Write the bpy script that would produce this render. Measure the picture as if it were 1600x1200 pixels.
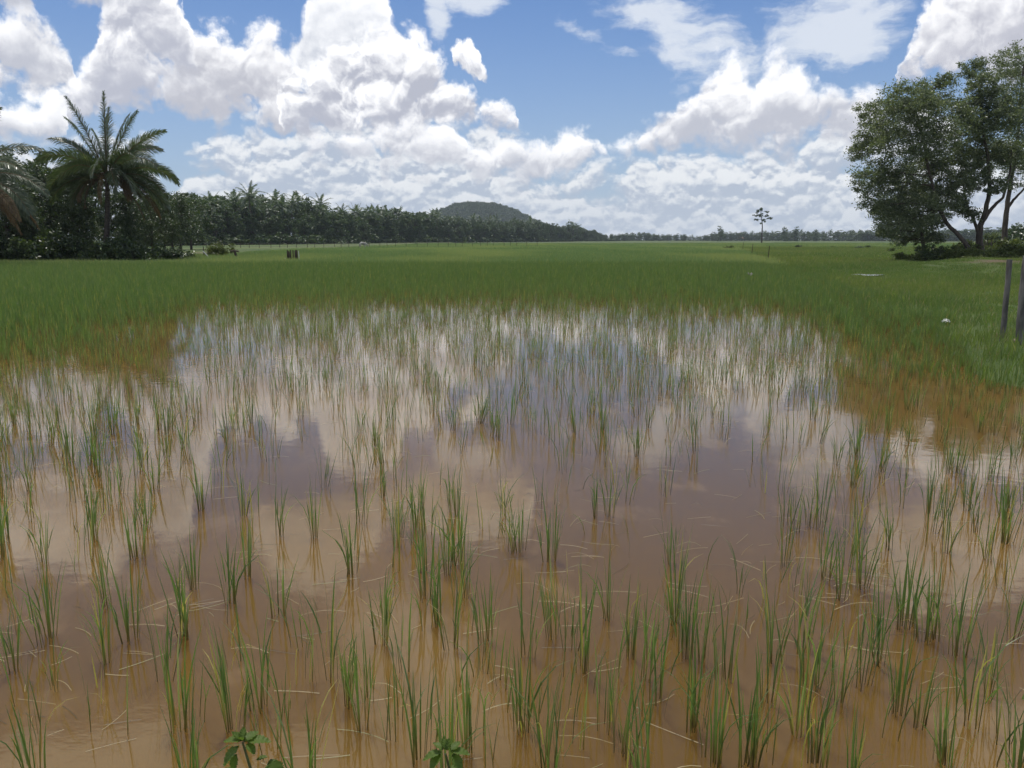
import bpy, math, random
import numpy as np
from mathutils import Vector, Matrix

for _o in list(bpy.data.objects):
    bpy.data.objects.remove(_o, do_unlink=True)
SC = bpy.context.scene
COL = SC.collection
R = math.radians
rng = np.random.default_rng(11)
random.seed(11)

# ------------------------------------------------------------------ camera
CAM_H = 2.0
F_PX = 1256.0                      # focal length in photo pixels (1600 wide)
HORIZON = 374.0
PITCH = math.atan((600.0 - HORIZON) / F_PX)
cam_data = bpy.data.cameras.new('camera')
cam_data.sensor_width = 36.0
cam_data.lens = 36.0 * F_PX / 1600.0
cam_data.clip_start = 0.05
cam_data.clip_end = 12000.0
cam = bpy.data.objects.new('camera', cam_data)
COL.objects.link(cam)
cam.location = (0.0, 0.0, CAM_H)
cam.rotation_euler = (R(90.0) - PITCH, 0.0, 0.0)
SC.camera = cam
SC.view_settings.view_transform = 'Standard'
SC.view_settings.look = 'None'
SC.view_settings.gamma = 1.0
SC.view_settings.use_curve_mapping = False
SC.view_settings.exposure = 0.0
SC.cycles.use_denoising = True
SC.cycles.max_bounces = 6
SC.cycles.diffuse_bounces = 3
SC.cycles.glossy_bounces = 3
SC.cycles.transmission_bounces = 3
SC.cycles.transparent_max_bounces = 8
SC.cycles.volume_bounces = 0

SUN_EL, SUN_AZ = 71.0, -14.0       # azimuth from the view direction, clockwise; the sun stands high ahead

def ray(px, py):
    cx, cy = (px - 800.0) / F_PX, (600.0 - py) / F_PX
    c, s = math.cos(PITCH), math.sin(PITCH)
    return Vector((cx, c + cy * s, -s + cy * c))
def at(px, py, z=0.0):             # photo pixel -> point on the level z
    d = ray(px, py)
    t = (z - CAM_H) / d.z
    return Vector((d.x * t, d.y * t, z))
def at_y(px, py, Y):               # photo pixel -> point at distance Y
    d = ray(px, py)
    t = Y / d.y
    return Vector((d.x * t, Y, CAM_H + d.z * t))
def uv_deg(px, py):                # photo pixel -> azimuth, elevation in degrees
    d = ray(px, py).normalized()
    return math.degrees(math.atan2(d.x, d.y)), math.degrees(math.asin(d.z))

# ------------------------------------------------------------------ node helper
class G:
    def __init__(s, tree):
        s.t = tree
    def n(s, kind, **kw):
        nd = s.t.nodes.new(kind)
        for k, v in kw.items():
            setattr(nd, k, v)
        return nd
    def put(s, sock, v):
        if isinstance(v, bpy.types.NodeSocket):
            s.t.links.new(v, sock)
        elif v is not None:
            if isinstance(v, (int, float)) and sock.type == 'RGBA':
                v = (v, v, v, 1.0)
            elif isinstance(v, (tuple, list)) and len(v) == 3 and sock.type == 'RGBA':
                v = (*v, 1.0)
            elif isinstance(v, (int, float)) and sock.type == 'VECTOR':
                v = (v, v, v)
            sock.default_value = v
    def m(s, op, a, b=None, c=None, clamp=False):
        nd = s.n('ShaderNodeMath', operation=op, use_clamp=clamp)
        for i, v in enumerate((a, b, c)):
            if v is not None:
                s.put(nd.inputs[i], v)
        return nd.outputs[0]
    def vm(s, op, a, b=None, c=None):
        nd = s.n('ShaderNodeVectorMath', operation=op)
        for i, v in enumerate((a, b, c)):
            if v is not None:
                s.put(nd.inputs[i], v)
        return nd.outputs['Value'] if op in ('DOT_PRODUCT', 'LENGTH') else nd.outputs[0]
    def mix(s, f, a, b, mode='MIX'):
        nd = s.n('ShaderNodeMix', data_type='RGBA', blend_type=mode)
        s.put(nd.inputs[0], f); s.put(nd.inputs[6], a); s.put(nd.inputs[7], b)
        return nd.outputs[2]
    def ss(s, x, lo, hi, a=0.0, b=1.0):
        nd = s.n('ShaderNodeMapRange', interpolation_type='SMOOTHSTEP')
        for i, v in enumerate((x, lo, hi, a, b)):
            s.put(nd.inputs[i], v)
        return nd.outputs[0]
    def noise(s, vec, scale, detail=4.0, rough=0.5, dist=0.0, color=False, dims='2D'):
        nd = s.n('ShaderNodeTexNoise', noise_dimensions=dims)
        if vec is not None: s.put(nd.inputs['Vector'], vec)
        s.put(nd.inputs['Scale'], scale); s.put(nd.inputs['Detail'], detail)
        s.put(nd.inputs['Roughness'], rough); s.put(nd.inputs['Distortion'], dist)
        return nd.outputs['Color'] if color else nd.outputs['Fac']
    def voro(s, vec, scale, detail=2.0, rough=0.5, lac=2.2):
        nd = s.n('ShaderNodeTexVoronoi', feature='F1', normalize=False, voronoi_dimensions='2D')
        s.put(nd.inputs['Vector'], vec); s.put(nd.inputs['Scale'], scale)
        s.put(nd.inputs['Detail'], detail); s.put(nd.inputs['Roughness'], rough); s.put(nd.inputs['Lacunarity'], lac)
        return nd.outputs['Distance']
    def sep(s, v):
        nd = s.n('ShaderNodeSeparateXYZ'); s.put(nd.inputs[0], v)
        return nd.outputs
    def comb(s, x, y, z=0.0):
        nd = s.n('ShaderNodeCombineXYZ')
        s.put(nd.inputs[0], x); s.put(nd.inputs[1], y); s.put(nd.inputs[2], z)
        return nd.outputs[0]
    def curve(s, x, pts):
        nd = s.n('ShaderNodeFloatCurve')
        cv = nd.mapping.curves[0]
        pts = sorted(pts)
        if pts[0][0] > 0.002: pts = [(0.0, pts[0][1])] + pts
        if pts[-1][0] < 0.998: pts = pts + [(1.0, pts[-1][1])]
        cv.points[0].location = pts[0]; cv.points[1].location = pts[-1]
        for p in pts[1:-1]:
            cv.points.new(*p)
        for p in cv.points:
            p.handle_type = 'AUTO_CLAMPED'
        nd.mapping.update()
        s.put(nd.inputs['Value'], x)
        return nd.outputs[0]

# ------------------------------------------------------------------ sky: clear blue air with cumulus banks
world = bpy.data.worlds.new('World')
SC.world = world
world.use_nodes = True
def build_sky():
    t = world.node_tree
    t.nodes.clear()
    g = G(t)
    STR = 0.1
    sky = g.n('ShaderNodeTexSky', sky_type='NISHITA', sun_disc=False)
    sky.sun_elevation = R(SUN_EL); sky.sun_rotation = R(SUN_AZ)
    sky.altitude = 0.0; sky.air_density = 1.0; sky.dust_density = 0.6; sky.ozone_density = 2.2
    d = g.n('ShaderNodeTexCoord').outputs['Generated']
    x, y, z = g.sep(d)
    u = g.m('MULTIPLY', g.m('ARCTAN2', x, y), 57.29578)
    v = g.m('MULTIPLY', g.m('ARCSINE', z), 57.29578)
    P = g.comb(u, v)
    # billows: warped cells give the cauliflower tops
    w1 = g.vm('SUBTRACT', g.noise(P, 0.22, 5.0, 0.55, color=True), (0.5, 0.5, 0.5))
    P1 = g.vm('MULTIPLY_ADD', w1, (2.6, 2.0, 0.0), P)
    def billow(p):
        d1 = g.voro(p, 0.40, 4.0, 0.44, 2.2)
        return g.m('SUBTRACT', 0.9, g.m('MULTIPLY', d1, d1))
    B0 = billow(P1)
    L = (-0.10, 0.42, 0.0)
    B1 = billow(g.vm('ADD', P1, L))
    big = g.noise(P1, 0.16, 3.0, 0.5)
    bigL = g.noise(g.vm('ADD', P1, (-0.5, 1.5, 0.0)), 0.16, 3.0, 0.5)
    relief = g.m('ADD', g.m('MULTIPLY', g.m('SUBTRACT', B0, B1), 0.70), g.m('MULTIPLY', g.m('SUBTRACT', big, bigL), 1.5))
    u1, v1, _ = g.sep(P1)
    un = g.m('MULTIPLY_ADD', u1, 1.0 / 90.0, 0.5, clamp=True)
    fine = g.m('SUBTRACT', g.noise(P, 0.95, 6.0, 0.62), 0.5)
    edge_n = g.m('ADD', g.m('MULTIPLY_ADD', B0, 1.5, -0.20), g.m('MULTIPLY', fine, 2.1))   # outline shifted by the billows, degrees

    col = g.vm('MULTIPLY', sky.outputs[0], (0.58, 0.74, 0.98))
    def cv(pts):                                         # photo pixels -> curve in (azimuth, elevation)
        out = []
        for px, py in pts:
            a, e = uv_deg(px, py)
            out.append([min(1, max(0, a / 90.0 + 0.5)), min(1, max(0, e / 45.0))])
        for i in range(1, len(out)):                                     # steep flanks keep their order
            if out[i][0] < out[i - 1][0] + 0.0035: out[i][0] = out[i - 1][0] + 0.0035
        for k in (0, -1):
            if pts[k][1] == 330: out[k][1] = 0.0
        out = [tuple(o) for o in out]
        return g.m('MULTIPLY', g.curve(un, out), 45.0)
    WHITE = (1.18, 1.18, 1.19)
    def over(base, c, a):
        return g.mix(a, base, c)
    def S(c):
        return tuple(k / STR for k in c)
    def bank(col, top, base, lo=(0.56, 0.58, 0.66), hi=WHITE, soft=1.55, op=1.0, contrast=1.0, nz=1.0, floor=0.9):
        T, B = cv(top), cv(base)
        et = g.m('SUBTRACT', T, v1)
        eb = g.m('SUBTRACT', v1, B)
        e = g.m('MINIMUM', et, g.m('MULTIPLY', eb, floor))
        e2 = g.m('MULTIPLY_ADD', edge_n, nz, e)
        a = g.m('MULTIPLY', g.ss(e2, 0.0, soft), op)
        th = g.m('MAXIMUM', g.m('SUBTRACT', T, B), 1.0)
        h = g.m('DIVIDE', eb, th)
        s = g.m('ADD', g.m('MULTIPLY', h, 0.85), g.m('MULTIPLY', relief, contrast))
        # the lit rim along the tops
        s = g.m('ADD', s, g.m('MULTIPLY', g.ss(et, 2.6, 0.0), 0.25))
        s = g.m('ADD', s, g.m('MULTIPLY', fine, 0.35))
        c = g.mix(g.ss(s, 0.0, 1.18), S(lo), S(hi))
        return over(col, c, a)

    # pale vapour that thickens towards the horizon
    hz = g.m('POWER', g.m('SUBTRACT', 1.0, g.m('MULTIPLY', g.m('ABSOLUTE', v), 1 / 17.0), clamp=True), 1.6)
    col = over(col, S((0.47, 0.58, 0.75)), g.m('MULTIPLY', hz, 0.80))
    # high thin streaks
    Ps = g.vm('MULTIPLY', P, (0.10, 0.26, 1.0))
    st = g.noise(g.vm('MULTIPLY_ADD', w1, (0.35, 0.35, 0.0), Ps), 1.0, 6.0, 0.62)
    def patch(px, py, rx, ry, tilt=0.0):
        a, e = uv_deg(px, py)
        k = 25.2 / 1.12
        q = g.vm('SUBTRACT', P1, (a, e, 0.0))
        if tilt:
            qx, qy, _ = g.sep(q)
            ct, s_ = math.cos(R(tilt)), math.sin(R(tilt))
            q = g.comb(g.m('ADD', g.m('MULTIPLY', qx, ct), g.m('MULTIPLY', qy, s_)),
                       g.m('SUBTRACT', g.m('MULTIPLY', qy, ct), g.m('MULTIPLY', qx, s_)))
        q = g.vm('MULTIPLY', q, (k / rx, k / ry, 0.0))
        return g.m('SUBTRACT', 1.0, g.vm('DOT_PRODUCT', q, q))
    pm = patch(1060, 45, 150, 75, -20)
    for a in [(1275, 45, 115, 95, 25), (915, 55, 75, 20, -27), (960, 78, 45, 14, -27), (1180, 110, 160, 60, 0), (740, 10, 60, 34, 0), (690, 20, 25, 40, 0)]:
        pm = g.m('MAXIMUM', pm, patch(*a))
    sm = g.m('ADD', g.m('MULTIPLY', pm, 0.8), g.m('MULTIPLY_ADD', st, 3.2, -1.72))
    col = over(col, S((0.80, 0.85, 0.93)), g.m('MULTIPLY', g.ss(sm, 0.0, 0.75), 0.86))

    # far pale banks low over the horizon
    Pm = g.vm('MULTIPLY', P1, (0.75, 1.35, 1.0))
    mot = g.noise(Pm, 0.30, 4.0, 0.52)
    motL = g.noise(g.vm('ADD', Pm, (-0.1, 0.9, 0.0)), 0.30, 4.0, 0.52)
    Pl = g.vm('MULTIPLY_ADD', w1, (1.2, 0.9, 0.0), P)
    def puff(p):
        d2 = g.voro(g.vm('MULTIPLY', p, (0.8, 1.15, 0.0)), 0.80, 3.0, 0.45, 2.2)
        return g.m('SUBTRACT', 0.9, g.m('MULTIPLY', d2, d2))
    C0, C1 = puff(Pl), puff(g.vm('ADD', Pl, (-0.05, 0.30, 0.0)))
    lows = g.m('ADD', g.m('MULTIPLY', g.m('SUBTRACT', mot, motL), 1.5), g.m('ADD', g.m('MULTIPLY', g.m('SUBTRACT', C0, C1), 0.55), g.m('MULTIPLY', fine, 0.35)))
    lowc = g.mix(g.ss(lows, -0.30, 0.32), S((0.50, 0.56, 0.67)), S((0.98, 0.99, 1.00)))
    lowtop = cv([(-900, 230), (-300, 220), (0, 200), (200, 200), (240, 240), (275, 290), (300, 225), (340, 180), (420, 170), (600, 170), (800, 200), (900, 240), (950, 275), (1000, 235), (1100, 205), (1340, 195), (1600, 200), (1900, 230), (2500, 230)])
    la = g.ss(g.m('ADD', g.m('SUBTRACT', lowtop, v1), g.m('ADD', g.m('MULTIPLY_ADD', mot, 9.0, -4.7), g.m('MULTIPLY_ADD', C0, 1.4, -0.7))), -0.4, 1.9)
    col = over(col, lowc, g.m('MULTIPLY', la, 0.88))

    # cumulus banks, far to near
    # tall pale tower behind the main cloud
    col = bank(col, [(425, 330), (445, 90), (470, 15), (500, -40), (590, -40), (606, 20), (640, 80), (660, 330)],
               [(425, 170), (640, 170)], lo=(0.60, 0.64, 0.73), contrast=0.5, nz=0.7)
    col = bank(col, [(205, 330), (232, 140), (255, 95), (295, 50), (350, 36), (420, 42), (440, 62), (470, 90), (500, 330)],
               [(215, 170), (330, 200), (440, 215), (480, 215)], lo=(0.55, 0.56, 0.63), contrast=0.8)
    # left cumulus
    col = bank(col, [(-1500, 100), (-400, 60), (-180, 20), (-80, 30), (0, 12), (40, 8), (80, 28), (102, 52), (125, 130), (140, 330)],
               [(-900, 150), (0, 140), (130, 165)], contrast=0.8)
    col = bank(col, [(20, 330), (60, 140), (105, 112), (138, 85), (150, -10), (185, -60), (230, -70), (285, -30), (300, 40), (296, 90), (280, 140), (310, 330)],
               [(20, 190), (150, 205), (240, 160), (300, 130)], lo=(0.52, 0.54, 0.63), contrast=0.9)
    col = bank(col, [(-1500, 180), (-200, 160), (0, 150), (60, 148), (90, 158), (110, 215), (125, 330)],
               [(-600, 225), (120, 232)], contrast=0.7)
    # main cumulus
    col = bank(col, [(420, 330), (448, 110), (500, 95), (550, 58), (600, 44), (650, 56), (690, 90), (712, 120), (762, 130), (790, 150), (806, 200), (820, 330)],
               [(430, 205), (560, 225), (700, 205), (810, 205)], lo=(0.50, 0.52, 0.61), contrast=1.35)
    col = bank(col, [(690, 330), (699, 100), (716, 72), (740, 72), (760, 95), (770, 115), (778, 330)],
               [(690, 116), (770, 124)], soft=0.4, nz=0.45)
    # right-hand cumulus
    col = bank(col, [(915, 330), (940, 230), (985, 216), (1015, 190), (1045, 152), (1075, 132), (1092, 112), (1112, 90), (1135, 84), (1160, 98), (1180, 112), (1192, 90), (1212, 74), (1234, 78), (1246, 96), (1254, 118), (1280, 130), (1300, 142), (1340, 138), (1375, 150), (1440, 150), (1500, 190), (1540, 330)],
               [(915, 248), (1000, 250), (1100, 240), (1300, 245), (1540, 245)], contrast=1.0, nz=0.8)
    col = bank(col, [(1380, 330), (1400, 70), (1425, 22), (1450, -10), (1500, -40), (1600, -60), (1800, -20), (1950, 60), (2100, 330)],
               [(1380, 130), (1500, 130), (2100, 140)], lo=(0.55, 0.56, 0.64), contrast=0.9)
    # clouds that stand above the picture and show only in the water
    col = bank(col, [(-1500, -240), (0, -250), (120, -235), (200, -190), (240, -120), (250, 330)],
               [(-1500, 20), (250, 15)], contrast=0.8)
    col = bank(col, [(320, 330), (335, -200), (360, -270), (440, -285), (500, -275), (530, -200), (600, -150), (700, -190), (800, -170), (840, -120), (860, 330)],
               [(320, -90), (520, -70), (600, -25), (860, -35)], contrast=0.8)
    col = bank(col, [(1385, 330), (1400, -150), (1440, -260), (1500, -300), (1600, -310), (1900, -200), (2100, 330)],
               [(1385, -70), (2100, -70)], contrast=0.8)
    # lower near clouds of the middle
    col = bank(col, [(420, 330), (470, 225), (540, 200), (600, 205), (640, 330)],
               [(420, 262), (640, 262)], lo=(0.55, 0.58, 0.67), contrast=0.7, nz=0.8)
    col = bank(col, [(580, 330), (598, 215), (622, 186), (660, 176), (700, 178), (735, 205), (790, 218), (825, 330)],
               [(585, 270), (720, 288), (820, 280)], contrast=0.9, nz=0.8)
    col = bank(col, [(760, 330), (780, 235), (830, 215), (870, 202), (905, 196), (920, 190), (935, 200), (945, 250), (952, 330)],
               [(765, 280), (830, 300), (960, 262)], contrast=0.9, nz=0.8)

    # the same kind of sky goes on overhead and round about
    zz = g.m('ADD', g.m('MAXIMUM', z, 0.0), 0.12)
    Q = g.comb(g.m('DIVIDE', x, zz), g.m('DIVIDE', y, zz), 3.7)
    wq = g.vm('SUBTRACT', g.noise(Q, 1.5, 4.0, 0.55, color=True), (0.5, 0.5, 0.5))
    Q1 = g.vm('MULTIPLY_ADD', wq, (0.35, 0.35, 0.0), Q)
    n0 = g.noise(Q1, 0.85, 5.0, 0.5)
    n1 = g.noise(g.vm('ADD', Q1, (-0.05, 0.22, 0.0)), 0.85, 5.0, 0.5)
    away = g.m('MAXIMUM', g.ss(v, 22.0, 28.0), g.ss(g.m('ABSOLUTE', u), 38.0, 46.0))
    ga = g.m('MULTIPLY', g.ss(n0, 0.485, 0.56), away)
    gs = g.m('ADD', 0.62, g.m('SUBTRACT', g.m('MULTIPLY', g.m('SUBTRACT', n1, n0), -3.0), g.ss(n0, 0.55, 0.75, 0.0, 0.35)))
    gc = g.mix(g.ss(gs, 0.0, 1.0), S((0.50, 0.52, 0.60)), S(WHITE))
    col = over(col, gc, ga)
    # vapour in front of everything near the horizon
    col = over(col, S((0.54, 0.62, 0.74)), g.m('MULTIPLY', g.ss(v, 4.5, -0.5), 0.50))

    bg = g.n('ShaderNodeBackground')
    g.put(bg.inputs[0], col); bg.inputs[1].default_value = STR
    out = g.n('ShaderNodeOutputWorld')
    t.links.new(bg.outputs[0], out.inputs[0])
    world.cycles.sampling_method = 'MANUAL'
    world.cycles.sample_map_resolution = 512
build_sky()

sun_data = bpy.data.lights.new('sun', 'SUN')
sun_data.energy = 3.2
sun_data.angle = R(0.53)
sun_data.color = (1.0, 0.96, 0.90)
sun = bpy.data.objects.new('sun', sun_data)
COL.objects.link(sun)
_sd = Vector((math.sin(R(SUN_AZ)) * math.cos(R(SUN_EL)), math.cos(R(SUN_AZ)) * math.cos(R(SUN_EL)), math.sin(R(SUN_EL))))
sun.rotation_euler = (-_sd).to_track_quat('-Z', 'Y').to_euler()
sun.location = _sd * 50.0

# ------------------------------------------------------------------ mesh helpers
class MB:
    """collects quads / triangles of one mesh"""
    def __init__(s):
        s.v, s.f, s.mi, s.n = [], [], [], 0
    def add(s, verts, faces, mat=0):
        verts = np.asarray(verts, dtype=np.float64).reshape(-1, 3)
        faces = np.asarray(faces, dtype=np.int64)
        if faces.shape[1] == 3:
            faces = np.concatenate([faces, np.full((len(faces), 1), -1)], 1)
        off = np.where(faces >= 0, faces + s.n, -1)
        s.v.append(verts); s.f.append(off); s.mi.append(np.full(len(faces), mat))
        s.n += len(verts)
    def tube(s, path, rad, sides=7, mat=0, cap=True):
        P = np.asarray([tuple(p) for p in path], dtype=np.float64)
        k = len(P)
        rad = np.broadcast_to(np.asarray(rad, dtype=np.float64), (k,))
        T = np.gradient(P, axis=0)
        T /= np.linalg.norm(T, axis=1)[:, None] + 1e-9
        ref = np.array([0.0, 1.0, 0.0]) if abs(T[0][1]) < 0.8 else np.array([1.0, 0.0, 0.0])
        A = np.cross(T, ref); A /= np.linalg.norm(A, axis=1)[:, None] + 1e-9
        B = np.cross(T, A)
        an = np.linspace(0, 2 * math.pi, sides, endpoint=False)
        ring = P[:, None] + rad[:, None, None] * (np.cos(an)[None, :, None] * A[:, None] + np.sin(an)[None, :, None] * B[:, None])
        vs = ring.reshape(-1, 3)
        i = np.arange(k - 1)[:, None] * sides; j = np.arange(sides)[None]; j2 = (j + 1) % sides
        fs = np.stack([i + j, i + j2, i + sides + j2, i + sides + j], -1).reshape(-1, 4)
        s.add(vs, fs, mat)
        if cap:
            for e, off in ((0, 0), (k - 1, (k - 1) * sides)):
                c = P[e]
                vs2 = np.concatenate([ring[e], c[None]])
                fs2 = np.stack([np.arange(sides), (np.arange(sides) + 1) % sides, np.full(sides, sides)], -1)
                s.add(vs2, fs2, mat)
    def box(s, c, size, rot=None, mat=0):
        h = np.asarray(size) / 2.0
        vs = np.array([[x, y, z] for x in (-1, 1) for y in (-1, 1) for z in (-1, 1)]) * h
        if rot is not None:
            vs = vs @ np.array(rot.to_matrix() if hasattr(rot, 'to_matrix') else rot).T
        vs = vs + np.asarray(c)
        s.add(vs, [[0, 1, 3, 2], [4, 6, 7, 5], [0, 4, 5, 1], [2, 3, 7, 6], [0, 2, 6, 4], [1, 5, 7, 3]], mat)
    def mesh(s, name, mats, smooth=False):
        V = np.concatenate(s.v); F = np.concatenate(s.f); MI = np.concatenate(s.mi)
        tri = F[:, 3] < 0
        cnt = np.where(tri, 3, 4)
        start = np.concatenate([[0], np.cumsum(cnt)[:-1]])
        loops = F.reshape(-1); loops = loops[loops >= 0]
        me = bpy.data.meshes.new(name)
        me.vertices.add(len(V)); me.vertices.foreach_set('co', V.reshape(-1).astype(np.float32))
        me.loops.add(len(loops)); me.loops.foreach_set('vertex_index', loops.astype(np.int32))
        me.polygons.add(len(F)); me.polygons.foreach_set('loop_start', start.astype(np.int32))
        for m in mats:
            me.materials.append(m)
        me.polygons.foreach_set('material_index', MI.astype(np.int32))
        me.polygons.foreach_set('use_smooth', np.full(len(F), smooth))
        me.update(calc_edges=True)
        return me

def obj(name, me, parent=None, loc=(0, 0, 0), rz=0.0, sc=1.0):
    o = bpy.data.objects.new(name, me)
    COL.objects.link(o)
    o.parent = parent
    o.location = loc
    o.rotation_euler = (0, 0, rz)
    o.scale = (sc, sc, sc) if isinstance(sc, (int, float)) else sc
    return o
def tag(o, label=None, cat=None, group=None, kind=None):
    if label: o['label'] = label
    if cat: o['category'] = cat
    if group: o['group'] = group
    if kind: o['kind'] = kind
    return o
def copy_tree(root, loc, rz, sc, label=None, group=None):
    r = root.copy(); COL.objects.link(r)
    r.location = loc; r.rotation_euler = (0, 0, rz)
    r.scale = (sc, sc, sc) if isinstance(sc, (int, float)) else sc
    if label: r['label'] = label
    if group: r['group'] = group
    for ch in root.children:
        c = ch.copy(); COL.objects.link(c); c.parent = r
    return r

# ------------------------------------------------------------------ materials
def new_mat(name):
    m = bpy.data.materials.new(name); m.use_nodes = True
    m.node_tree.nodes.clear()
    return m, G(m.node_tree)
def finish(g, shader, disp=None):
    o = g.n('ShaderNodeOutputMaterial')
    g.t.links.new(shader, o.inputs['Surface'])
    if disp is not None: g.t.links.new(disp, o.inputs['Displacement'])
def principled(g, col, rough, spec=0.5, normal=None, **kw):
    p = g.n('ShaderNodeBsdfPrincipled')
    g.put(p.inputs['Base Color'], col); g.put(p.inputs['Roughness'], rough)
    g.put(p.inputs['Specular IOR Level'], spec)
    if normal is not None: g.t.links.new(normal, p.inputs['Normal'])
    for k, v in kw.items():
        g.put(p.inputs[k], v)
    return p.outputs[0]
def bump(g, h, strength, dist):
    b = g.n('ShaderNodeBump'); g.put(b.inputs['Strength'], strength); g.put(b.inputs['Distance'], dist)
    g.put(b.inputs['Height'], h)
    return b.outputs[0]
def leaf_mat(name, a, b, c, trans=0.35, rough=0.42, spec=0.45, field=0.0, mud=None, tcol=None):
    """a, b, c: dark, middle and pale leaf colours; c is rare"""
    m, g = new_mat(name)
    ge = g.n('ShaderNodeNewGeometry')
    isl = ge.outputs['Random Per Island']
    rnd = g.n('ShaderNodeObjectInfo').outputs['Random']
    pos = ge.outputs['Position']
    f = g.m('ADD', g.m('MULTIPLY', isl, 0.65), g.m('MULTIPLY', rnd, 0.35))
    col = g.mix(f, a, b)
    rare = g.m('FRACT', g.m('MULTIPLY', isl, 17.31))
    col = g.mix(g.ss(rare, 0.80, 0.98), col, c)  # scattered pale leaves; on rice and grey_leaf they also paint in glints
    if field:                                     # patches of paler and darker growth across the field
        n = g.noise(g.vm('MULTIPLY', pos, (0.06, 0.025, 0.0)), 1.0, 3.0, 0.55)
        col = g.mix(g.m('MULTIPLY', g.ss(n, 0.35, 0.68), field), col, tuple(min(1, k * q) for k, q in zip(b, (1.75, 1.35, 1.3))))
    if mud:                                       # mud left on the lowest part of the stems
        z = g.sep(pos)[2]
        col = g.mix(g.ss(z, 0.16, 0.0), col, mud)
    pr = principled(g, col, rough, spec)
    tr = g.n('ShaderNodeBsdfTranslucent')
    g.put(tr.inputs[0], g.vm('MULTIPLY', col, tcol or (1.35, 1.45, 0.7)))
    mx = g.n('ShaderNodeMixShader'); mx.inputs[0].default_value = trans
    g.t.links.new(pr, mx.inputs[1]); g.t.links.new(tr.outputs[0], mx.inputs[2])
    finish(g, mx.outputs[0])
    return m
def bark_mat(name, a, b, scale=6.0, rings=False):
    m, g = new_mat(name)
    co = g.n('ShaderNodeTexCoord').outputs['Object']
    v = g.vm('MULTIPLY', co, (1.0, 1.0, 4.0) if rings else (1.0, 1.0, 0.22))
    n = g.noise(v, scale, 5.0, 0.6, dims='3D')
    col = g.mix(g.ss(n, 0.3, 0.7), a, b)
    finish(g, principled(g, col, 0.85, 0.2, bump(g, n, 0.7, 0.05)))
    return m
def plain_mat(name, a, b, scale=8.0, rough=0.7, spec=0.3, bmp=0.3):
    m, g = new_mat(name)
    co = g.n('ShaderNodeTexCoord').outputs['Object']
    n = g.noise(co, scale, 4.0, 0.6, dims='3D')
    finish(g, principled(g, g.mix(g.ss(n, 0.3, 0.7), a, b), rough, spec, bump(g, n, bmp, 0.02)))
    return m

MUD = (0.135, 0.095, 0.045)
M = {}
M['rice'] = leaf_mat('rice_blade', (0.086, 0.152, 0.048), (0.144, 0.215, 0.078), (0.29, 0.33, 0.17), 0.48, 0.42, 0.5, field=0.0, mud=MUD)  # third colour: paler blades, also light glints painted into the crop
M['rice_far'] = leaf_mat('rice_blade_far', (0.116, 0.196, 0.086), (0.190, 0.270, 0.125), (0.31, 0.36, 0.20), 0.45, 0.48, 0.4, field=0.6)
M['rice_dry'] = leaf_mat('rice_blade_dry', (0.36, 0.34, 0.09), (0.48, 0.42, 0.14), (0.55, 0.45, 0.22), 0.35, 0.5, 0.3)
M['straw'] = leaf_mat('straw', (0.24, 0.18, 0.085), (0.42, 0.34, 0.18), (0.22, 0.22, 0.09), 0.2, 0.5, 0.3)
M['grass'] = leaf_mat('meadow_grass', (0.080, 0.142, 0.038), (0.142, 0.198, 0.060), (0.30, 0.30, 0.14), 0.42, 0.5, 0.35, field=0.35)
M['palm'] = leaf_mat('palm_leaflet', (0.052, 0.080, 0.036), (0.090, 0.120, 0.056), (0.15, 0.17, 0.09), 0.3, 0.36, 0.6)
M['palm_far'] = leaf_mat('palm_leaflet_far', (0.042, 0.076, 0.032), (0.078, 0.115, 0.046), (0.17, 0.20, 0.10), 0.3, 0.36, 0.55)
M['palm_dry'] = leaf_mat('palm_leaflet_dry', (0.10, 0.070, 0.035), (0.17, 0.12, 0.055), (0.22, 0.18, 0.07), 0.2, 0.6, 0.25, tcol=(1.2, 1.0, 0.7))
M['dense'] = leaf_mat('dense_leaf', (0.036, 0.064, 0.020), (0.072, 0.104, 0.030), (0.12, 0.15, 0.05), 0.25, 0.33, 0.55)
M['grey_leaf'] = leaf_mat('grey_leaf', (0.094, 0.120, 0.064), (0.152, 0.180, 0.102), (0.30, 0.32, 0.21), 0.38, 0.40, 0.5)  # third colour: paler leaves, also silvery highlights put into the colour
M['far_leaf'] = leaf_mat('far_leaf', (0.040, 0.072, 0.028), (0.082, 0.120, 0.044), (0.12, 0.15, 0.06), 0.28, 0.45, 0.4)
M['hedge_leaf'] = leaf_mat('hedge_leaf', (0.060, 0.092, 0.020), (0.125, 0.150, 0.038), (0.19, 0.20, 0.07), 0.32, 0.42, 0.4)
M['weed'] = leaf_mat('weed_leaf', (0.095, 0.150, 0.030), (0.140, 0.200, 0.045), (0.16, 0.22, 0.06), 0.48, 0.5, 0.25)
M['weed_stem'] = plain_mat('weed_stem', (0.14, 0.10, 0.05), (0.12, 0.15, 0.06), 30, 0.6)
M['bark'] = bark_mat('bark', (0.045, 0.036, 0.028), (0.13, 0.105, 0.085))
M['palm_bark'] = bark_mat('palm_bark', (0.05, 0.042, 0.034), (0.15, 0.125, 0.10), 5.0, rings=True)
M['post'] = bark_mat('post_wood', (0.085, 0.080, 0.074), (0.24, 0.225, 0.205), 9.0)
M['dark_wood'] = bark_mat('dark_wood', (0.055, 0.042, 0.030), (0.13, 0.10, 0.07), 9.0)
M['white_paint'] = plain_mat('white_paint', (0.62, 0.62, 0.58), (0.78, 0.78, 0.74), 20)
M['petal'] = plain_mat('petal', (0.70, 0.70, 0.64), (0.80, 0.80, 0.76), 20, 0.6)
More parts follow.
